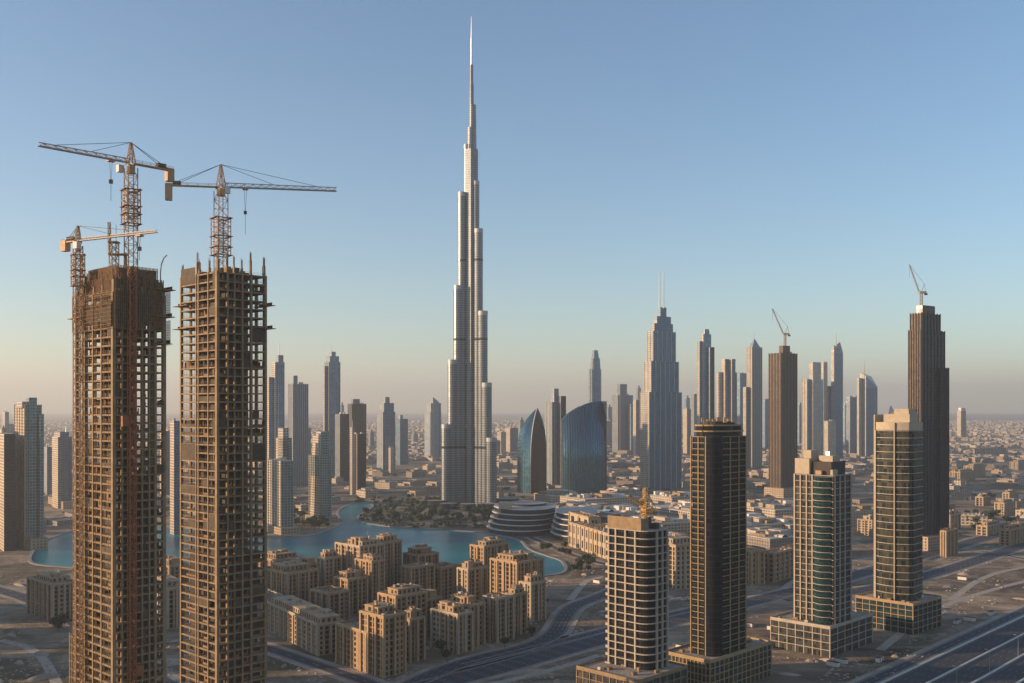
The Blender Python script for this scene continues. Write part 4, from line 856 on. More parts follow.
        for k in range(14):
            a, b = r.uniform(.1, .85)*La, r.uniform(.1, .85)*Lb; m = fr(); m.box(a, a+r.uniform(1, 4), b, b+r.uniform(1, 4), ztop+.02, ztop+r.uniform(.8, 4)); m.build('formwork_stack', M_[r.choice(['timber', 'concrete', 'netting'])], root)
    for (z, left, right, dd) in platforms:
        m = fr()
        if left: m.box(La+.15, La+dd, .5, Lb*.45, z-.3, z); m.box(La+dd-.12, La+dd, .5, Lb*.45, z+.01, z+1.4); m.box(La*.7, La+dd, -dd*.7, -.15, z-.3, z); m.build('catch_platform', M_['timber'], root)
        if right: m = fr(); m.box(.5, La*.35, Lb+.15, Lb+dd, z-.3, z); m.box(.5, La*.35, Lb+dd-.12, Lb+dd, z+.01, z+1.6); m.box(-dd*.7, -.15, Lb*.75, Lb+dd, z-.3, z); m.build('catch_platform', M_['timber'], root)
    return root, P, uL, uR, La, Lb, fr, n, fh

YA = 380
ra, PA, aL, aR, LaA, LbA, frA, nA, fhA = concrete_tower('unfinished concrete tower wrapped in brown scaffolding with orange hoist, leftmost', 75.5, 113.5, 165.5, YA, Z(292, YA), 3.3,
    [(0, 2.0), (.30, 1.0), (.52, 1.0), (.74, 1.4), (1, 1.1)], [(0, 2.0), (.16, .7), (.38, .8), (.54, .8), (.68, .8), (.80, 1.2), (1, 1.6)],
    [(.26, .56, .2, .6, Z(268, YA)-3)], 140, 200, 11, phi=44, platforms=((Z(285, YA), 0, 1, 3.2), (Z(313, YA), 1, 1, 3.0), (Z(341, YA), 0, 1, 2.2), (Z(302, YA), 1, 0, 1.2)))
# set-back top storeys with timber screens
m = frA(); zt = Z(292, YA)
for k, (z0_, z1_) in enumerate(((zt+.5, zt+5), (zt+5.4, zt+9.6))):
    ins = .8+k*1.6; m2 = frA(); m2.box(ins, LaA-ins-2-2*k, ins, LbA-ins, z1_, z1_+.4); m2.build('floor_slab', M_['concrete'], ra)
    m3 = frA()
    for t in range(30):
        a = ins+(LaA-2*ins-3-2*k)*t/29; m3.box(a, a+.28, ins-.35, ins-.1, z0_, z1_+1.3)
        b = ins+(LbA-2*ins)*t/29; m3.box(ins-.35, ins-.1, b, b+.28, z0_, z1_+1.3)
    m3.box(ins+.1, LaA-ins-3, ins+.3, ins+.45, z0_, z1_); m3.box(ins+.3, ins+.45, ins+.5, LbA-ins, z0_, z1_)
    m3.build('formwork_screen', M_['timber'], ra)
# scaffold lattice on the upper left face and down to the middle floors
m = frA()
for z in [Z(y, YA) for y in range(292, 330, 4)]: m.box(-1.2, LaA+.4, -1.3, -1.18, z, z+.12); m.box(-1.3, -1.18, -.3, LbA*.95, z, z+.12)
for t in range(26):
    a = LaA*t/25; m.box(a, a+.16, -1.3, -1.14, Z(328, YA), Z(290, YA)+r1.location.x*0)
    b = LbA*.95*t/25; m.box(-1.3, -1.14, b, b+.16, Z(328, YA), Z(288, YA))
m.build('scaffolding', M_['timber'], ra)
m = frA(); 
for k in range(9):
    a0 = LaA*k/9+.3; m.box(a0, a0+LaA/9-.5, -.9, -.75, Z(326, YA)+ (k % 3)*1.5, Z(301, YA)-(k % 2)*2)
for k in range(7):
    b0 = LbA*.92*k/7+.3; m.box(-.9, -.75, b0, b0+LbA*.92/7-.4, Z(328, YA)+(k % 3)*2, Z(290, YA))
m.build('safety_netting', M_['netting'], ra)
# thin vertical scaffold standards on the left face, full height in the open part
m = frA()
for t in (.08, .2, .42, .63, .86):
    for z_ in (0,): m.box(LaA*t, LaA*t+.14, -.7, -.56, 60, Z(300, YA))
m.build('scaffold_pole', M_['timber'], ra)
# wind screens on the right end
m = frA()
for (y0, y1) in ((313, 286), (341, 316)):
    for t in range(14): m.box(LaA*.05+t*.45, LaA*.05+t*.45+.1, LbA+2.9, LbA+3.0, Z(y0, YA), Z(y1, YA))
    for z in range(int(Z(y0, YA)), int(Z(y1, YA)), 1): m.box(LaA*.05, LaA*.05+6, LbA+2.9, LbA+3.0, z, z+.1)
m.build('mesh_screen', M_['netting'], ra)
# hoist
b0 = LbA*.30
hm_ = MB(); q = PA + aR*b0 - aL*2.0; hm_.lattice((q.x, q.y, 0), (q.x, q.y, Z(266, YA)), 2.3, 2.4, .4, .26); ho = hm_.build('hoist_mast', M_['hoist'], ra)
m = MB().frame((q.x, q.y, 0), aR, aL); m.box(1.6, 4.2, -1.2, 1.4, 62, 66); m.box(-4.2, -1.6, -1.2, 1.4, 158, 162); m.build('hoist_cage', M_['hoist'], ho)
# low wing at the foot
m = MB().frame((PA.x+aL.x*LaA, PA.y+aL.y*LaA, 0), aL, aR); m.box(0.3, 6, 1, 18, 0, 72); wg = m.build('low_wing', M_['concrete_dark'], ra)
m = MB().frame((PA.x+aL.x*LaA, PA.y+aL.y*LaA, 0), aL, aR)
for k in range(21): z = 72-k*3.3; m.box(.3, 6.5, .3, .99, z-.5, z); m.box(6.01, 6.6, .3, 18.5, z-.5, z)
for a in (.5, 2.3, 4.2, 6): m.box(a, a+.5, .1, .98, 0, 73.2)
for b in (.3, 5, 9.5, 14, 18): m.box(6.02, 6.8, b, b+.5, 0, 73.2)
m.build('frame', M_['concrete'], wg)
m = MB().frame((PA.x+aL.x*LaA, PA.y+aL.y*LaA, 0), aL, aR)
rr = random.Random(5)
for k in range(34): a, b, h = rr.uniform(.5, 4), rr.uniform(1, 17), rr.uniform(1, 4); m.box(a, a+.1, b, b+.1, 72.01, 72+h); m.box(a, a+rr.uniform(1, 2), b, b+.1, 72+h*.6, 72.1+h*.6)
m.build('scaffolding', M_['hoist'], wg)

YBt = 450
rb_, PB, bL, bR, LaB, LbB, frB, nB, fhB = concrete_tower('bare unfinished concrete tower with open top floors, right one of the pair', 180.5, 217.5, 266.5, YBt, Z(271, YBt), 3.9,
    [(0, 2.2), (.24, 1.0), (.50, 1.1), (.56, .8), (1, 1.3)], [(0, 1.8), (.2, 1.1), (.34, .7), (.5, 1.0), (.68, 1.2), (1, 1.4)],
    [(.14, .62, .12, .64, Z(276, YBt))], 96, 200, 23, phi=44, platforms=((Z(301, YBt), 1, 1, 3.4), (Z(325, YBt), 1, 1, 3.6)))
# light screens in the wide outer bay
m = frB()
for i in range(int(nB*.35), nB):
    z = i*fhB
    for t in range(7): a = LaB*(.64+.045*t); m.box(a, a+.1, .5, .6, z+.05, z+fhB-1)
    for t in range(8): b = LbB*(.72+.032*t); m.box(.5, .6, b, b+.1, z+.05, z+fhB-1)
m.build('mesh_screen', M_['netting'], rb_)

def at(px, Y): return (px-CX)/F*Y
tower_crane('long jibbed tower crane on the scaffolded tower, jib reaching up to the left', at(131, 390), 390, Z(275, 390)-8, Z(163, 390), 3.7, 35, math.atan2(-25, -23.6), 17.2, 8.0, 'crane', (8, 8), 4.5, climb=(10, 24), jw=1.7)
tower_crane('long jibbed tower crane on the bare tower, jib reaching to the right', at(221, 466), 466, Z(275, 466)-6, Z(187, 466), 4.6, 53, math.atan2(8.5, 50), 24.5, 10.5, 'crane', (11, 11), 7)
tower_crane('small tower crane against the left side of the scaffolded tower', at(78, 396), 396, 0, Z(241, 396), 2.7, 43, math.atan2(-20, 38.6), 8.5, 6.0, 'crane', (34, 5), 3.6, climb=(5, 18), jw=1.15)
# concrete placing boom on the core
c = Vector((at(114, 388), 388)); zb = Z(271, 388)-2
pb = thing('placing_boom', 'short lattice mast with square platform and antenna on the scaffolded tower roof', 'placing boom', (c.x, c.y, zb))
m = MB(); m.lattice((c.x, c.y, zb), (c.x, c.y, zb+13), 2.6, 2.2, .35, .2); m.build('mast', M_['crane_grey'], pb)
m = MB().frame((c.x, c.y, zb), Vector((1, 0)), Vector((0, 1))); m.box(-1.6, 5.0, -2, 2, 8.2, 8.6); m.box(4.2, 4.9, -.4, .4, -2, 8.19); m.box(-1.8, 1.8, -1.8, 1.8, 12.9, 13.4); m.build('platform', M_['timber'], pb)
m = MB(); m.lattice((c.x-1.6, c.y, zb+8), (c.x-1.9, c.y, zb+21), .8, 1.2, .2, .12); m.bar((c.x+.8, c.y, zb+13), (c.x+.8, c.y, zb+20), .16); m.build('antenna', M_['crane_grey'], pb)
fl = thing('bent_boom', 'thin bent boom leaning out over the right roof corner of the scaffolded tower', 'boom', (at(161, 398), 398, Z(285, 398)))
m = MB(); pts = [(160.5, 300), (160.5, 272), (161.5, 264), (164, 258), (167, 255)]
for a, b in zip(pts, pts[1:]): m.bar((at(a[0], 398), 398, Z(a[1], 398)), (at(b[0], 398), 398, Z(b[1], 398)), .35)
m.build('boom_arm', M_['crane_grey'], fl)

# ------------------------------------------------------------------ tan apartment quarter by the lake
PANE = {}
def wall_face(mb, panes, hid, P, u, nrm, L, H, nc, nr, wf, hf, dep, r, stacked=.5):
    """one wall with real recessed openings. panes collects (pos, w, h, u, n)"""
    cw = L/nc; ch = (H-1.6)/nr; 
    V = lambda a, z, d=0: (P.x+u.x*a-nrm.x*d, P.y+u.y*a-nrm.y*d, z)
    mb.quad([V(0, H-1.6), V(L, H-1.6), V(L, H), V(0, H)])
    for c in range(nc):
        tall = r.random() < stacked; w_ = cw*wf*r.uniform(.8, 1.2); w_ = min(w_, cw*.8); a0 = c*cw+(cw-w_)/2; a1 = a0+w_; x0, x1 = c*cw, (c+1)*cw
        d_ = dep*(2.6 if tall else 1.1); w_ = min(w_*(1.15 if tall else .85), cw*.78); a0 = c*cw+(cw-w_)/2; a1 = a0+w_
        for k in range(nr):
            z0 = k*ch; z1 = z0+ch; h_ = ch*(.88 if tall else hf); b0 = z0+(ch-h_)*.6; b1 = b0+h_
            if k == nr-1 and tall: b1 = b0+ch*.7
            for q in (((x0, z0), (x1, z0), (x1, b0), (x0, b0)), ((x0, b1), (x1, b1), (x1, z1), (x0, z1)), ((x0, b0), (a0, b0), (a0, b1), (x0, b1)), ((a1, b0), (x1, b0), (x1, b1), (a1, b1))):
                mb.quad([V(*p) for p in q])
            mb.quad([V(a0, b0), V(a1, b0), V(a1, b0, d_), V(a0, b0, d_)]); mb.quad([V(a0, b1), V(a1, b1), V(a1, b1, d_), V(a0, b1, d_)])
            mb.quad([V(a0, b0), V(a0, b1), V(a0, b1, d_), V(a0, b0, d_)]); mb.quad([V(a1, b0), V(a1, b1), V(a1, b1, d_), V(a1, b0, d_)])
            panes.append([V(a0, b0, d_), V(a1, b0, d_), V(a1, b1, d_), V(a0, b1, d_)])
def block(label, xl, xc, xr, yt, yb, phi=45, mat='tan', name='apartment_block', cat='apartment block', group='tan apartment blocks by the lake', towers=1, seed=0, Y=None, cw=4.2, chh=3.7, domes=0, stacked=.6, H=None, win_cap=96):
    Y = Y or YB(yb); P, uL, uR, La, Lb = corner(xl, xc, xr, Y, phi); H = H or Z(yt, Y); r = random.Random(seed+int(xc*7+yt))
    root = thing(name, label, cat, (P.x, P.y, 0), group)
    wm = MB(); vis, hid = [], []
    for (q, u, n_, L, tgt) in ((P, uL, -uR, La, vis), (P, uR, -uL, Lb, vis), (P+uR*Lb, uL, uR, La, hid), (P+uL*La, uR, uL, Lb, hid)):
        nc = max(1, int(round(L/cw))); nr = max(2, int(round(H/chh)))
        wall_face(wm, tgt, None, q, u, n_, L, H, nc, nr, .6, .64, .7, r, stacked)
    wm.build('wall', M_[mat], root)
    org = ORG[root.name]
    vis.sort(key=lambda q: -q[0][2])
    for q in vis[:win_cap]:
        m = MB(); m.quad(q); m.build('window', M_['pane'], root)
    m = MB()
    for q in vis[win_cap:]+hid: m.quad(q)
    kind(m.build('window', M_['pane'], root), 'stuff')
    poly = rect(P, uL, uR, La, Lb)
    m = MB(); m.prism(offset_poly(poly, -.02), H-1.4, H-1.1); m.build('roof', M_['roof'], root)
    m = MB()   # cornice and parapet
    for (q, u, n_, L) in ((P, uL, -uR, La), (P, uR, -uL, Lb), (P+uR*Lb, uL, uR, La), (P+uL*La, uR, uL, Lb)):
        m.frame((q.x, q.y, 0), u, n_); m.box(-1.0, L+1.0, .003, 1.05, H-1.1, H-.5); m.box(-.7, L+.7, -.28, .75, H-.49, H+.3)
        nc = max(2, int(round(L/cw/2)))
        for k in range(nc+1):
            t = L*k/nc; m.box(max(-.6, t-.8), min(L+.6, t+.8), .004, .95, 0, H-1.11)
    m.build('cornice', M_['tan2' if mat != 'tan2' else 'stone'], root)
    if towers and min(La, Lb) > 9:   # set-back upper storey over part of the roof
        s0 = r.uniform(0, .35); uz = H+r.uniform(2.6, 4.2); u_ = MB().frame((P.x, P.y, 0), uL, uR); a0, a1, b0_, b1 = La*s0, La*(s0+.6), Lb*.12, Lb*.9
        u_.box(a0+.4, a1, b0_, b1, H-1.1, uz); up = u_.build('upper_storey', M_[mat], root)
        u_ = MB().frame((P.x, P.y, 0), uL, uR); u_.box(a0, a1+.4, b0_-.4, b1+.4, uz+.01, uz+.5); u_.build('cornice', M_['tan2'], up)
        for t in range(5):
            ca, cb = r.uniform(a0+.6, a1-3), r.uniform(b0_+.3, b1-3); u_ = MB().frame((P.x, P.y, uz+.5), uL, uR); u_.box(ca, ca+r.uniform(.8, 2.6), cb, cb+r.uniform(.8, 2.6), .02, r.uniform(.6, 2.6)); u_.build('roof_unit', M_[r.choice(['roof_light', 'tan2', 'tan3', 'concrete'])], up)
        for t in range(int((a1-a0)/4)):
            u_ = MB().frame((P.x, P.y, 0), uL, uR); u_.box(a0+1.6+t*4, a0+3.4+t*4, b0_-.05, b0_-.01, H+.4, uz-.7); u_.build('window', M_['pane'], up)
        for t in range(int((b1-b0_)/4)):
            u_ = MB().frame((P.x, P.y, 0), uL, uR); u_.box(a0+.34, a0+.38, b0_+1.2+t*4, b0_+3+t*4, H+.4, uz-.7); u_.build('window', M_['pane'], up)
    for k in range(towers):   # stair towers and roof rooms
        a0, b0_ = r.uniform(.02, .6), r.uniform(.02, .6); wa, wb = min(La*.35, r.uniform(5, 9)), min(Lb*.35, r.uniform(5, 9)); h = r.uniform(3.2, 6)
        m = MB().frame((P.x, P.y, 0), uL, uR); m.box(a0*La, a0*La+wa, b0_*Lb, b0_*Lb+wb, H-1.1, H+h); m.box(a0*La-.3, a0*La+wa+.3, b0_*Lb-.3, b0_*Lb+wb+.3, H+h+.01, H+h+.45)
        rm = m.build('roof_room', M_[mat], root)
        m = MB().frame((P.x, P.y, 0), uL, uR); m.box(a0*La+wa*.3, a0*La+wa*.7, b0_*Lb-.06, b0_*Lb-.01, H+.6, H+h-1); m.build('window', M_['pane'], rm)
    for k in range(int(5+La*Lb/50)):   # pergolas, tanks, units
        a0, b0_ = r.uniform(.04, .85)*La, r.uniform(.04, .85)*Lb; m = MB().frame((P.x, P.y, H-1.1), uL, uR)
        if r.random() < .35:
            for t in range(6): m.box(a0+t*.7, a0+t*.7+.2, b0_, b0_+3.5, 2.6, 2.8)
            for s in (0, 3.3): 
                for t in (0, 3.5): m.box(a0+t, a0+t+.25, b0_+s, b0_+s+.25, .01, 2.59)
            m.build('pergola', M_['timber'], root)
        else: m.box(a0, a0+r.uniform(.8, 2.6), b0_, b0_+r.uniform(.8, 2.6), .01, r.uniform(.8, 2.4)); m.build('roof_unit', M_[r.choice(['roof_light', 'tan2', 'tan3'])], root)
    return root
OT = [
 ('long low tan block at the quarter\'s near left, beside the bare tower', 244, 318, 343, 624, 656, 56, 'tan2', 2),
 ('low tan corner block between the long block and the front tall block', 337, 367, 392, 632, 673, 50, 'tan', 0),
 ('tall front tan block with deep vertical recesses, nearest of the quarter', 361, 384, 405, 616, 678, 45, 'tan', 1),
 ('tan block joined right of the nearest front block', 400, 410, 424, 619, 663, 42, 'tan3', 1),
 ('square tan block behind the nearest front block', 379, 396, 426, 596, 648, 45, 'tan', 1),
 ('shaded tan block in the centre of the quarter with light roof frame', 398, 421, 441, 600, 641, 45, 'tan', 1),
 ('tan block on the ring road with stepped corner, right of the nearest front block', 432, 458, 472, 614, 654, 45, 'tan2', 1),
 ('tan block second along the ring road with flat roof room', 446, 470, 484, 605, 648, 45, 'tan', 1),
 ('small tan block with sunlit flat roof, third along the ring road', 484, 497, 513, 598, 643, 45, 'tan2', 0),
 ('narrow tan block fourth along the ring road', 503, 514, 526, 594, 636, 45, 'tan', 1),
 ('tall sunlit tan block at the quarter\'s right end, crowned with roof rooms', 491, 517, 543, 562, 618, 45, 'tan', 2),
 ('narrow tan end block stepping down beside the curved road', 520, 531, 545, 583, 622, 45, 'tan2', 1),
 ('upright tan block with sunlit left strip, behind the right end block', 471, 484, 508, 546, 602, 42, 'tan', 1),
 ('tan block with sunlit left corner, left of the upright block', 458, 468, 487, 569, 611, 45, 'tan2', 1),
 ('tan block near the lake in the middle of the quarter, roof of stacked rooms', 404, 418, 438, 555, 596, 45, 'tan3', 2),
 ('low shaded tan block right of the stacked roof block', 428, 441, 460, 568, 601, 42, 'tan', 0),
 ('tan block before the stacked roof block with sunlit left pier', 402, 411, 434, 567, 606, 45, 'tan', 0),
 ('tallest tan lakeside block at left, with slim roof mast', 336, 360, 384, 546, 604, 45, 'tan2', 2),
 ('dark sided tan tower block right of the tallest lakeside block', 372, 384, 401, 542, 598, 42, 'tan', 1),
 ('tan block stepping forward from the tallest lakeside block', 356, 372, 384, 561, 610, 45, 'tan', 1),
 ('sunlit narrow tan block left of the tallest lakeside block', 317.5, 325, 341, 558, 605, 42, 'tan2', 1),
 ('tan block below the sunlit narrow one, in shade', 335, 348, 367, 579, 616, 45, 'tan', 1),
 ('tan block with green glazed court front, left of the quarter centre', 311, 329, 349, 593, 626, 45, 'tan3', 0),
 ('wide tan block with many roof rooms, upper left of the quarter', 262, 288, 318, 573, 614, 45, 'tan', 2),
 ('tan rear block with jumbled roofs, next to the bare tower', 256, 276, 302, 560, 598, 45, 'tan3', 2),
 ('tan rear block with flat roof, behind the wide block', 286, 299, 318, 565, 603, 45, 'tan2', 1),
 ('pale ribbed block left of the scaffolded tower foot, standing alone', 28, 53, 76, 584, 622, 43, 'tan2', 1),
 ('ribbed tan block showing between the two unfinished towers', 150, 168, 186, 588, 629, 55, 'tan2', 1),
 ('farther tan block showing between the two unfinished towers', 155, 170, 188, 566, 599, 50, 'tan', 1)]
for i, (lb, xl, xc, xr, yt, yb, ph, mt, tw) in enumerate(OT):
    rt = block(lb, xl, xc, xr, yt, yb, ph, mt, towers=tw, seed=i)
    if 'mast' in lb:
        q = Vector(ORG[rt.name]); m = MB(); H = Z(yt, YB(yb)); m.bar((q.x+4, q.y+16, H), (q.x+4, q.y+16, H+11), .7); m.build('roof_mast', M_['tan2'], rt)

# ------------------------------------------------------------------ lakeside mall: terraces, stone hall, roofs
def terrace(label, cx, cy, rx, ry, floors, fh, shift, rot=0, step=.982):
    root = thing('terraced_building', label, 'shopping centre', (cx, cy, 0))
    for k in range(floors):
        s = step**k; p = ell(cx+shift*k, cy+2.0*k, rx*s, ry*s, 44); z = k*fh
        m = MB(); m.prism(offset_poly(p, -1.5), z, z+fh-.6); m.build('glazing', M_['f_dark'], root)
        m = MB(); m.prism(p, z+fh-.6, z+fh+.35, bottom=True); m.build('floor_band', M_['white'], root)
    z = floors*fh; m = MB(); m.prism(scale_poly(p, .93), z+.36, z+.6); m.build('roof', M_['roof_light'], root)
    return root, p, z
t1, p1, z1_ = terrace('curved terraced building with pale floor bands on the lake shore', at(521, 1330), 1345, 46, 62, 5, 6.6, 1.5)
m = MB(); m.box(at(499, 1330), at(512, 1330), 1302, 1325, z1_+.5, z1_+8); m.build('roof_block', M_['stone'], t1)
m = MB(); m.prism(ell(at(528, 1340), 1362, 26, 30, 24), z1_+.61, z1_+3.4); m.build('roof_block', M_['f_dark'], t1)
t2, p2, z2_ = terrace('narrow terraced glass building between curved terraces and stone hall', at(574, 1275), 1290, 30, 60, 5, 6.4, 1.2)
block('pale sunlit stone hall with tall arched windows facing the lake', 569, 611, 640, 534, 561, 72, 'stone', name='stone_hall', cat='shopping centre', group='mall buildings', towers=0, cw=6.5, chh=13, stacked=0, seed=3)
block('blank stone upper block rising behind the stone hall', 569.5, 589, 600, 517, 548, 72, 'stone', name='stone_hall', cat='shopping centre', group='mall buildings', towers=0, cw=20, chh=18, stacked=0, seed=4)
block('sunlit beige block with balconies between the balcony tower and the dark glass tower', 655, 676, 700, 545, 604, 62, 'stone', name='mall_wing', cat='shopping centre', group='mall buildings', towers=1, cw=5, chh=4.5, stacked=.2, seed=5, Y=905)
block('shaded beige office wing right of the dark glass tower, left half', 724, 752, 764, 551, 590, 66, 'tan', name='mall_wing', cat='shopping centre', group='mall buildings', towers=0, cw=5, chh=5, stacked=.1, seed=6, Y=930)
block('shaded beige office wing left of the cream gridded tower', 762, 774, 806, 553, 585, 40, 'tan', name='mall_wing', cat='shopping centre', group='mall buildings', towers=0, cw=5, chh=5, stacked=.1, seed=7, Y=945)
rm = random.Random(99)
MALL = [(548, 566, 600, 500, 522, 'pale flat roofed hall joining the two terraced buildings'), (612, 640, 668, 512, 552, 'pale stepped hall right behind the balcony tower crane'), (650, 672, 700, 486, 512, 'long pale hall at the foot of the twin spired tower'), (600, 622, 648, 487, 502, 'thin pale hall right of the curved blue glass building'), (760, 790, 826, 512, 545, 'broad pale hall touching the cream gridded tower on its left'), (825, 850, 876, 500, 528, 'pale hall between the cream gridded and the banded office towers'),
        (575, 612, 660, 498, 532, 'pale roofed mall hall behind the stone hall'), (600, 650, 700, 503, 545, 'broad flat mall hall behind the balcony tower'), (560, 585, 640, 490, 512, 'long mall hall before the curved blue glass building'),
        (640, 690, 740, 496, 530, 'broad mall hall with skylights behind the dark glass tower'), (690, 735, 800, 507, 548, 'wide pale mall hall between the dark glass and the gridded towers'), (725, 775, 830, 497, 528, 'wide mall hall in front of the brown unfinished tower'),
        (735, 770, 800, 522, 562, 'blue grey roofed mall hall left of the cream gridded tower'), (535, 552, 580, 489, 506, 'low mall hall behind the curved terraces'), (650, 668, 690, 525, 565, 'glass fronted low hall between the balcony tower and dark glass tower')]
for k, (xl, xc, xr, yt, yb, lb) in enumerate(MALL):
    Y = YB(yb); P, uL, uR, La, Lb = corner(xl, xc, xr, Y, 62); H = min(24, max(12, Z(yt+8, Y)*.5+8)); root = thing('mall_hall', lb, 'shopping centre', (P.x, P.y, 0), 'mall buildings')
    m = MB(); m.prism(rect(P, uL, uR, La, Lb), 0, H); m.build('wall', M_['g_low2' if k != 12 else 'g_low3'], root)
    m = MB(); m.prism(offset_poly(rect(P, uL, uR, La, Lb), .3), H+.01, H+.8); m.build('roof', M_['roof_light'], root)
    for i in range(26):
        a, b = rm.uniform(.02, .88)*La, rm.uniform(.02, .88)*Lb; la, lb_ = rm.uniform(4, 26), rm.uniform(4, 22); la = min(la, La-a-.5); lb_ = min(lb_, Lb-b-.5); m = MB().frame((P.x, P.y, H+.8), uL, uR)
        if rm.random() < .2 and la > 6:
            for t in range(6):   # vaulted skylight
                a0_, a1_ = math.pi*t/6, math.pi*(t+1)/6; r_ = min(4, lb_/2)
                q = [m.P(a, b+r_-r_*math.cos(a0_), r_*.7*math.sin(a0_)), m.P(a+la, b+r_-r_*math.cos(a0_), r_*.7*math.sin(a0_)), m.P(a+la, b+r_-r_*math.cos(a1_), r_*.7*math.sin(a1_)), m.P(a, b+r_-r_*math.cos(a1_), r_*.7*math.sin(a1_))]; m.quad(q)
            m.build('skylight', M_['f_cyan'] if rm.random() < .3 else M_['roof_light'], root)
        else: m.box(a, a+la, b, b+lb_, .01, rm.uniform(1, 6.5)); m.build('roof_unit', M_[rm.choice(['roof_light', 'white', 'roof', 'concrete', 'stone'])], root)

# ------------------------------------------------------------------ single low buildings at right
LOW = [(964, 973, 985, 466, 478, 'white square hall with window row, on the plain at right', 'stone'), (975, 990, 1006, 449, 457, 'long pale hall far out on the plain at right', 'stone'),
       (1003, 1009, 1018, 493, 506, 'cream villa block near the right edge, upper of two', 'tan2'), (995, 1004, 1015, 503, 516, 'cream villa with columns near the right edge, lower of two', 'tan2'),
       (976, 983, 990, 497, 506, 'small cream house left of the two villas at right', 'tan2'), (977, 987, 1001, 526, 536, 'domed cream villa beside dark trees at right', 'tan2'),
       (942, 950, 960, 515, 531, 'cream house with window rows just right of the dark brown tower', 'tan2'), (941, 946, 957, 531, 557, 'unfinished orange lit block with open balconies, right of the dark brown tower foot', 'tan3'),
       (1000, 1010, 1030, 530, 546, 'low grey roofed hall at the right edge', 'tan'), (950, 960, 975, 472, 482, 'low cream house left of the white square hall', 'tan2'), (1010, 1018, 1034, 462, 470, 'small pale hall at the far right edge', 'stone'),
       (858, 872, 880, 520, 536, 'pale house behind the near office tower, left of it', 'stone'), (830, 842, 856, 505, 520, 'low cream houses block behind the gridded tower', 'tan2')]
for k, (xl, xc, xr, yt, yb, lb, mt) in enumerate(LOW): block(lb, xl, xc, xr, yt, yb, 45, mt, name='low_building', cat='building', group='low buildings on the plain at right', towers=1, seed=50+k, stacked=.1, cw=5, win_cap=40)

# ------------------------------------------------------------------ scattered houses, far city, trees
def inpoly(x, y, P):
    c = False; n = len(P); j = n-1
    for i in range(n):
        if ((P[i].y > y) != (P[j].y > y)) and (x < (P[j].x-P[i].x)*(y-P[i].y)/(P[j].y-P[i].y)+P[i].x): c = not c
        j = i
    return c
BOXES = []
for o in list(bpy.data.objects):
    if o.type == 'EMPTY' and o.get('category') in ('skyscraper', 'shopping centre', 'apartment block', 'building', 'office building', 'office block', 'pavilion'):
        xs, ys = [], []
        for c_ in o.children:
            if c_.type == 'MESH' and c_.name.split('.')[0] in ('shaft', 'podium', 'wall', 'glass_shell', 'wing_tier', 'glazing', 'block', 'floor_slab', 'right_wing', 'left_wing'):
                for v in c_.bound_box: xs.append(v[0]+o.location.x); ys.append(v[1]+o.location.y)
        if xs: BOXES.append((min(xs)-6, max(xs)+6, min(ys)-6, max(ys)+6))
def free(x, y, m=8):
    if inpoly(x, y, LW): return False
    for a, b, c, d in BOXES:
        if a-m < x < b+m and c-m < y < d+m: return False
    return True
QC = [Vector((q.x, q.y, 0)) for q in LW]
def lakedist(x, y): return min((p.x-x)**2+(p.y-y)**2 for p in QC)**.5
ROADS = [o for o in bpy.data.objects if o.name.split('.')[0] in ('main_road', 'avenue', 'curved_road', 'quarter_road', 'west_road', 'lakeside_road', 'highway', 'service_road', 'cross_road', 'side_road', 'north_road')]
RP = []
for o in ROADS:
    vs = o.data.vertices
    for p in o.data.polygons:
        q = [vs[i].co for i in p.vertices]; a, b = (q[0]+q[3])/2, (q[1]+q[2])/2; n = max(1, int((a-b).length/12)); wd = (q[0]-q[3]).length/2
        for t in range(n+1): c_ = a+(b-a)*t/n; RP.append((c_.x, c_.y, wd))
def roadfree(x, y, m=5): return all((a-x)**2+(b-y)**2 > (w_+m)**2 for a, b, w_ in RP)
arch = []
for k in range(9):
    m = MB(); r = random.Random(k); a, b, h = r.uniform(9, 24), r.uniform(9, 20), r.uniform(5, 13)
    m.prism([(-a, -b), (a, -b), (a, b), (-a, b)], 0, h)
    if k % 2: m.prism([(-a*.4, -b*.2), (a*.8, -b*.2), (a*.8, b*.7), (-a*.4, b*.7)], h, h+3.5)
    if k % 3 == 0: m.prism([(-a-8, -b*.5), (-a-.01, -b*.5), (-a-.01, b*.8), (-a-8, b*.8)], 0, h*.6)
    for t in range(4): x_, y_ = r.uniform(-a*.8, a*.7), r.uniform(-b*.8, b*.7); m.prism([(x_, y_), (x_+2, y_), (x_+2, y_+2), (x_, y_+2)], h, h+1.5)
    for (x0, x1, y0, y1) in ((-a-.2, a+.2, -b-.2, -b+.25), (-a-.2, a+.2, b-.25, b+.2)): m.prism([(x0, y0), (x1, y0), (x1, y1), (x0, y1)], h+.01, h+.9)
    arch.append(m.mesh('house', M_[['g_low', 'g_low2', 'g_low3'][k % 3]]))
rh = random.Random(17); cnt = 0; tries = 0; PARK = (at(405, 1600), at(520, 1600), 1430, 1760)
used = []
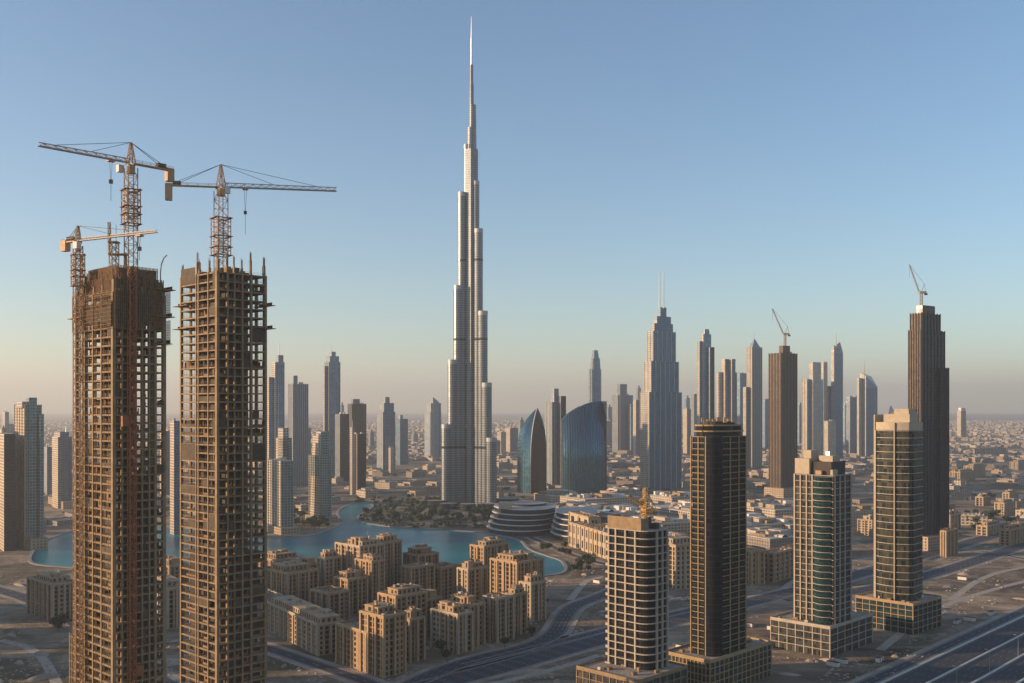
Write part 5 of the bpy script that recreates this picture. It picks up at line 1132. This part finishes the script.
while cnt < 285 and tries < 20000:
    tries += 1; y = 1250*(rh.random()**.75*1.25+1); x = rh.uniform(-.54, .54)*y
    if y < 1700 and not (x < -.15*y or x > .3*y): continue
    if PARK[0] < x < PARK[1] and PARK[2] < y < PARK[3]: continue
    if not free(x, y, 14) or lakedist(x, y) < 24 or not roadfree(x, y, 20): continue
    if any((a-x)**2+(b-y)**2 < 38**2 for a, b in used): continue
    used.append((x, y)); k = rh.randrange(9); o = bpy.data.objects.new('house', arch[k]); C.objects.link(o); o.location = (x, y, 0); o.rotation_euler.z = rad(rh.choice((45, 45, 45, -45, 30, 62)) + rh.uniform(-6, 6)); s = rh.uniform(.7, 1.15); o.scale = (s, s, rh.uniform(.7, 1.3))
    side = 'on the left, behind the lake' if x < -.12*y else 'in the middle, beyond the glass buildings' if x < .2*y else 'on the right, beyond the towers'
    tag(o, '%s low flat roofed house %s' % (('tan', 'pale', 'grey brown')[k % 3], side), 'house', 'low flat roofed houses across the plain'); cnt += 1
m = MB(); rc = random.Random(3)
def fastbox(mb, x, y, a, b, h, ang, mi):
    ca, sa = math.cos(ang), math.sin(ang); p = [(x+ca*u-sa*v, y+sa*u+ca*v) for u, v in ((-a, -b), (a, -b), (a, b), (-a, b))]
    mb.prism(p, 0, h, mis=[mi]*4, capmi=mi)
from mathutils import noise as mn
k = 0
while k < 24000:
    y = 2750 + (13000-2750)*rc.random()**1.25; x = rc.uniform(-.56, .56)*y
    if mn.noise(Vector((x/600, y/600, 0))) < -.12 + rc.uniform(-.2, .2): k += .5; continue
    big = rc.random() < .06; a = rc.uniform(6, 16)*(2.2 if big else 1); b = rc.uniform(6, 14)*(1.6 if big else 1); h = rc.uniform(5, 13)*(1.5 if rc.random() < .1 else 1)
    if y < 4200 and not free(x, y, 2): k += 1; continue
    fastbox(m, x, y, a, b, h, rad(45+rc.uniform(-12, 12)), rc.randrange(3)); k += 1
o = m.build('distant_city', [M_['g_low'], M_['g_low2'], M_['g_low3']]); kind(o, 'stuff'); o['label'] = 'far low city of flat roofed houses fading into haze'
# trees: three crowns built of leaf clumps
def tree_proto(k):
    r = random.Random(40+k); m = MB(); R0 = (3.0, 3.8, 2.6)[k]; H0 = (4.2, 5.2, 6.0)[k]
    for c_ in range(14):
        a = r.uniform(0, 6.28); q = r.uniform(0, R0*.75); cx, cy, cz = q*math.cos(a), q*math.sin(a), H0+r.uniform(-1.4, 1.9)*(1-q/R0*.4); rr_ = r.uniform(.9, 1.5)
        for t in range(26):
            d = Vector((r.gauss(0, 1), r.gauss(0, 1), r.gauss(0, 1))).normalized()*rr_*r.uniform(.6, 1.1); p = Vector((cx, cy, cz))+d
            u = Vector((r.gauss(0, 1), r.gauss(0, 1), r.gauss(0, 1))).normalized()*r.uniform(.35, .6); v = u.cross(Vector((r.gauss(0, 1), r.gauss(0, 1), r.gauss(0, 1)))).normalized()*r.uniform(.3, .5)
            m.quad([p-u-v, p+u-v, p+u+v, p-u+v])
    crown = m.mesh('crown', M_['leaf']); t_ = MB(); p_ = ell(0, 0, .3, .3, 7); t_.prism(p_, 0, H0, top=scale_poly(p_, .5))
    for q in range(4): a = q*1.6; t_.bar((0, 0, H0*.55), (math.cos(a)*R0*.5, math.sin(a)*R0*.5, H0+.3), .16)
    return crown, t_.mesh('trunk', M_['trunk'])
protos = [tree_proto(k) for k in range(3)]
def add_tree(x, y, s, lb, gr, k):
    root = thing('tree', lb, 'tree', (x, y, 0), gr); root.scale = (s, s, s*.95); root.rotation_euler.z = (x*7.1) % 6.28
    rep(protos[k][0], 'crown', root, (0, 0, 0)); rep(protos[k][1], 'trunk', root, (0, 0, 0))
rt_ = random.Random(8); placed = 0; tries = 0
zones = [((365, 510), (500, 527), 75, 'dark green park tree below the tallest tower', 'park trees below the tallest tower'), ((268, 340), (517, 534), 30, 'dark tree on the lake peninsula at left', 'trees on the lake peninsula'),
         ((950, 1024), (515, 532), 34, 'dark green tree among the villas near the right edge', 'trees among the villas at right'), ((530, 600), (548, 575), 22, 'small tree on the promenade right of the lake', 'promenade trees right of the lake'),
         ((400, 545), (600, 670), 26, 'small street tree among the tan apartment blocks', 'street trees among the tan blocks'), ((40, 75), (600, 632), 9, 'dark tree beside the lone pale ribbed block', 'trees beside the lone ribbed block')]
for (xr_, yr_, n_, lb, gr) in zones:
    c_ = 0; tries = 0
    while c_ < n_ and tries < 4000:
        tries += 1; q = G(rt_.uniform(*xr_), rt_.uniform(*yr_)); 
        if not free(q.x, q.y, -5) or lakedist(q.x, q.y) < 9 or not roadfree(q.x, q.y, 2): continue
        if 'promenade' not in lb and 'street' not in lb: s = rt_.uniform(1.0, 1.9)
        else: s = rt_.uniform(.9, 1.4)
        if 'lone' in lb: s = rt_.uniform(.9, 1.3)
        add_tree(q.x, q.y, s, lb, gr, rt_.randrange(3)); c_ += 1
# garden hedges and lawn of the park, shrub cover far off
m = MB(); m2 = MB(); rv = random.Random(31)
for k in range(2600):
    if k < 450: q = G(rv.uniform(355, 515), rv.uniform(498, 528)); s = rv.uniform(2, 6)
    else: y = 1300 + 4500*rv.random(); q = Vector((rv.uniform(-.54, .54)*y, y, 0)); s = rv.uniform(3, 9)
    if lakedist(q.x, q.y) < 8 or inpoly(q.x, q.y, LW): continue
    if k >= 450 and mn.noise(Vector((q.x/300, q.y/300, 3))) < .05: continue
    if q.y < 2600 and (not free(q.x, q.y, -4) or not roadfree(q.x, q.y, 1)): continue
    for t in range(9):
        c_ = Vector((q.x+rv.gauss(0, s*.6), q.y+rv.gauss(0, s*.6), rv.uniform(.4, 1)*s*.5)); u = Vector((rv.gauss(0, 1), rv.gauss(0, 1), rv.gauss(0, .6))).normalized()*s*.35; v = u.cross(Vector((rv.gauss(0, 1), rv.gauss(0, 1), rv.gauss(0, 1)))).normalized()*s*.3
        m.quad([c_-u-v, c_+u-v, c_+u+v, c_-u+v])
o = m.build('shrubs', M_['leaf']); kind(o, 'stuff'); o['label'] = 'dark green shrubs scattered over park and plain'
# rubble and sand heaps
m = MB(); rv = random.Random(77)
for k in range(9000):
    px, py = rv.uniform(-10, 1034), 545 + 138*rv.random()**1.1; q = G(px, py)
    if mn.noise(Vector((q.x/60, q.y/60, 9))) < -.02 or not free(q.x, q.y, -6) or lakedist(q.x, q.y) < 9 or inpoly(q.x, q.y, LW) or not roadfree(q.x, q.y, 1.5): continue
    s = rv.uniform(.3, 1.3)*(2.6 if rv.random() < .08 else 1); n_ = 6; p_ = [(q.x+s*rv.uniform(.7, 1.3)*math.cos(a*6.283/n_), q.y+s*rv.uniform(.7, 1.3)*math.sin(a*6.283/n_)) for a in range(n_)]
    m.prism(p_, -.05, s*rv.uniform(.3, .6), top=scale_poly(p_, rv.uniform(.2, .55)))
o = m.build('rubble', M_['sand']); kind(o, 'stuff'); o['label'] = 'heaps of sand and rubble on the building land'
# site huts, dirt tracks and long sand banks on the building land
for k, pts in enumerate((((600, 612), (650, 600), (672, 596)), ((400, 676), (470, 690), (560, 668), (600, 655)), ((770, 600), (800, 575), (850, 560), (900, 556)), ((0, 640), (40, 650), (60, 690)), ((950, 600), (985, 575), (1030, 566)), ((570, 600), (590, 575), (640, 582)), ((880, 650), (930, 610), (990, 590), (1030, 580)))):
    m = MB(); ribbon(m, smooth(PG(*pts), 2, False), 3.2, -3.2, .025); kind(m.build('dirt_track', M_['track']), 'structure')
rs = random.Random(12); hut_m = []
hm2 = MB(); hm2.box(-4, 4, -1.4, 1.4, .2, 2.9); hut_a = hm2.mesh('cabin', M_['white']); hm2 = MB(); hm2.box(-4.2, 4.2, -1.6, 1.6, 2.91, 3.05); hut_b = hm2.mesh('roof', M_['concrete_dark']); hm2 = MB(); hm2.box(1.4, 2.3, -1.46, -1.405, .25, 2.3); hm2.box(-3, -1.8, -1.46, -1.405, 1.2, 2.2); hut_c = hm2.mesh('door', M_['pane'])
cnt = 0; tries = 0
while cnt < 26 and tries < 3000:
    tries += 1; q = G(rs.uniform(560, 1010), rs.uniform(562, 672))
    if not free(q.x, q.y, 1) or not roadfree(q.x, q.y, 7) or lakedist(q.x, q.y) < 20: continue
    side = 'left of the near towers' if q.x/q.y < .1 else 'between the near towers' if q.x/q.y < .33 else 'right of the near office tower'
    root = thing('site_hut', 'small white flat roofed site hut on the sand, %s' % side, 'site hut', (q.x, q.y, 0), 'site huts on the building land'); root.rotation_euler.z = rad(45 + rs.choice((0, 90)) + rs.uniform(-8, 8))
    for me, nm in ((hut_a, 'cabin'), (hut_b, 'roof'), (hut_c, 'door')): rep(me, nm, root, (0, 0, 0))
    cnt += 1
m = MB()
for k in range(150):
    q = G(rs.uniform(-10, 1034), rs.uniform(556, 683))
    if not free(q.x, q.y, 4) or not roadfree(q.x, q.y, 8) or lakedist(q.x, q.y) < 18: continue
    a, b, an, h = rs.uniform(4, 13), rs.uniform(2, 5), rs.choice((rad(45), rad(-45), rs.uniform(0, 3))), rs.uniform(.8, 2.6); n_ = 14
    def ring(s, zz): return [(q.x+(a*s*math.cos(t)*(1+.15*math.sin(3*t+k)))*math.cos(an)-b*s*math.sin(t)*math.sin(an), q.y+(a*s*math.cos(t)*(1+.15*math.sin(3*t+k)))*math.sin(an)+b*s*math.sin(t)*math.cos(an)) for t in [6.2832*i/n_ for i in range(n_)]]
    m.prism(ring(1, 0), -.05, h*.55, top=ring(.7, 0), captop=False); m.prism(ring(.7, 0), h*.55, h, top=ring(.3, 0))
o = m.build('sand_heaps', M_['sand']); kind(o, 'stuff'); o['label'] = 'long banks of dumped sand on the building land'
# street lamps along the highway
def lamp_proto():
    a = MB(); p_ = ell(0, 0, .17, .17, 8); a.prism(p_, 0, 14, top=scale_poly(p_, .5)); b = MB(); b.bar((0, 0, 14), (1.8, -.2, 14.6), .14); b.bar((0, 0, 14), (-1.8, .2, 14.6), .14); c_ = MB(); c_.box(1.6, 2.6, -.45, .05, 14.5, 14.75); d = MB(); d.box(-2.6, -1.6, -.05, .45, 14.5, 14.75)
    return a.mesh('pole', M_['steel']), b.mesh('arm', M_['steel']), c_.mesh('lamp_head', M_['white']), d.mesh('lamp_head', M_['white'])
LP = lamp_proto(); k = 0
for i in range(-2, 12):
    q = h0 + perp*53.7 + d45*(55*i + 20)
    if q.y < 560 or abs(q.x/q.y) > .53: continue
    root = thing('street_lamp', ('double armed street lamp on the highway barrier, nearest the bottom edge', 'double armed street lamp on the highway barrier at the right edge', 'double armed street lamp on the highway barrier')[min(k, 2)], 'street lamp', (q.x, q.y, .96), 'street lamps on the highway barrier'); k += 1
    for me, nm in zip(LP, ('pole', 'arm', 'lamp_head', 'lamp_head')): rep(me, nm, root, (0, 0, 0))
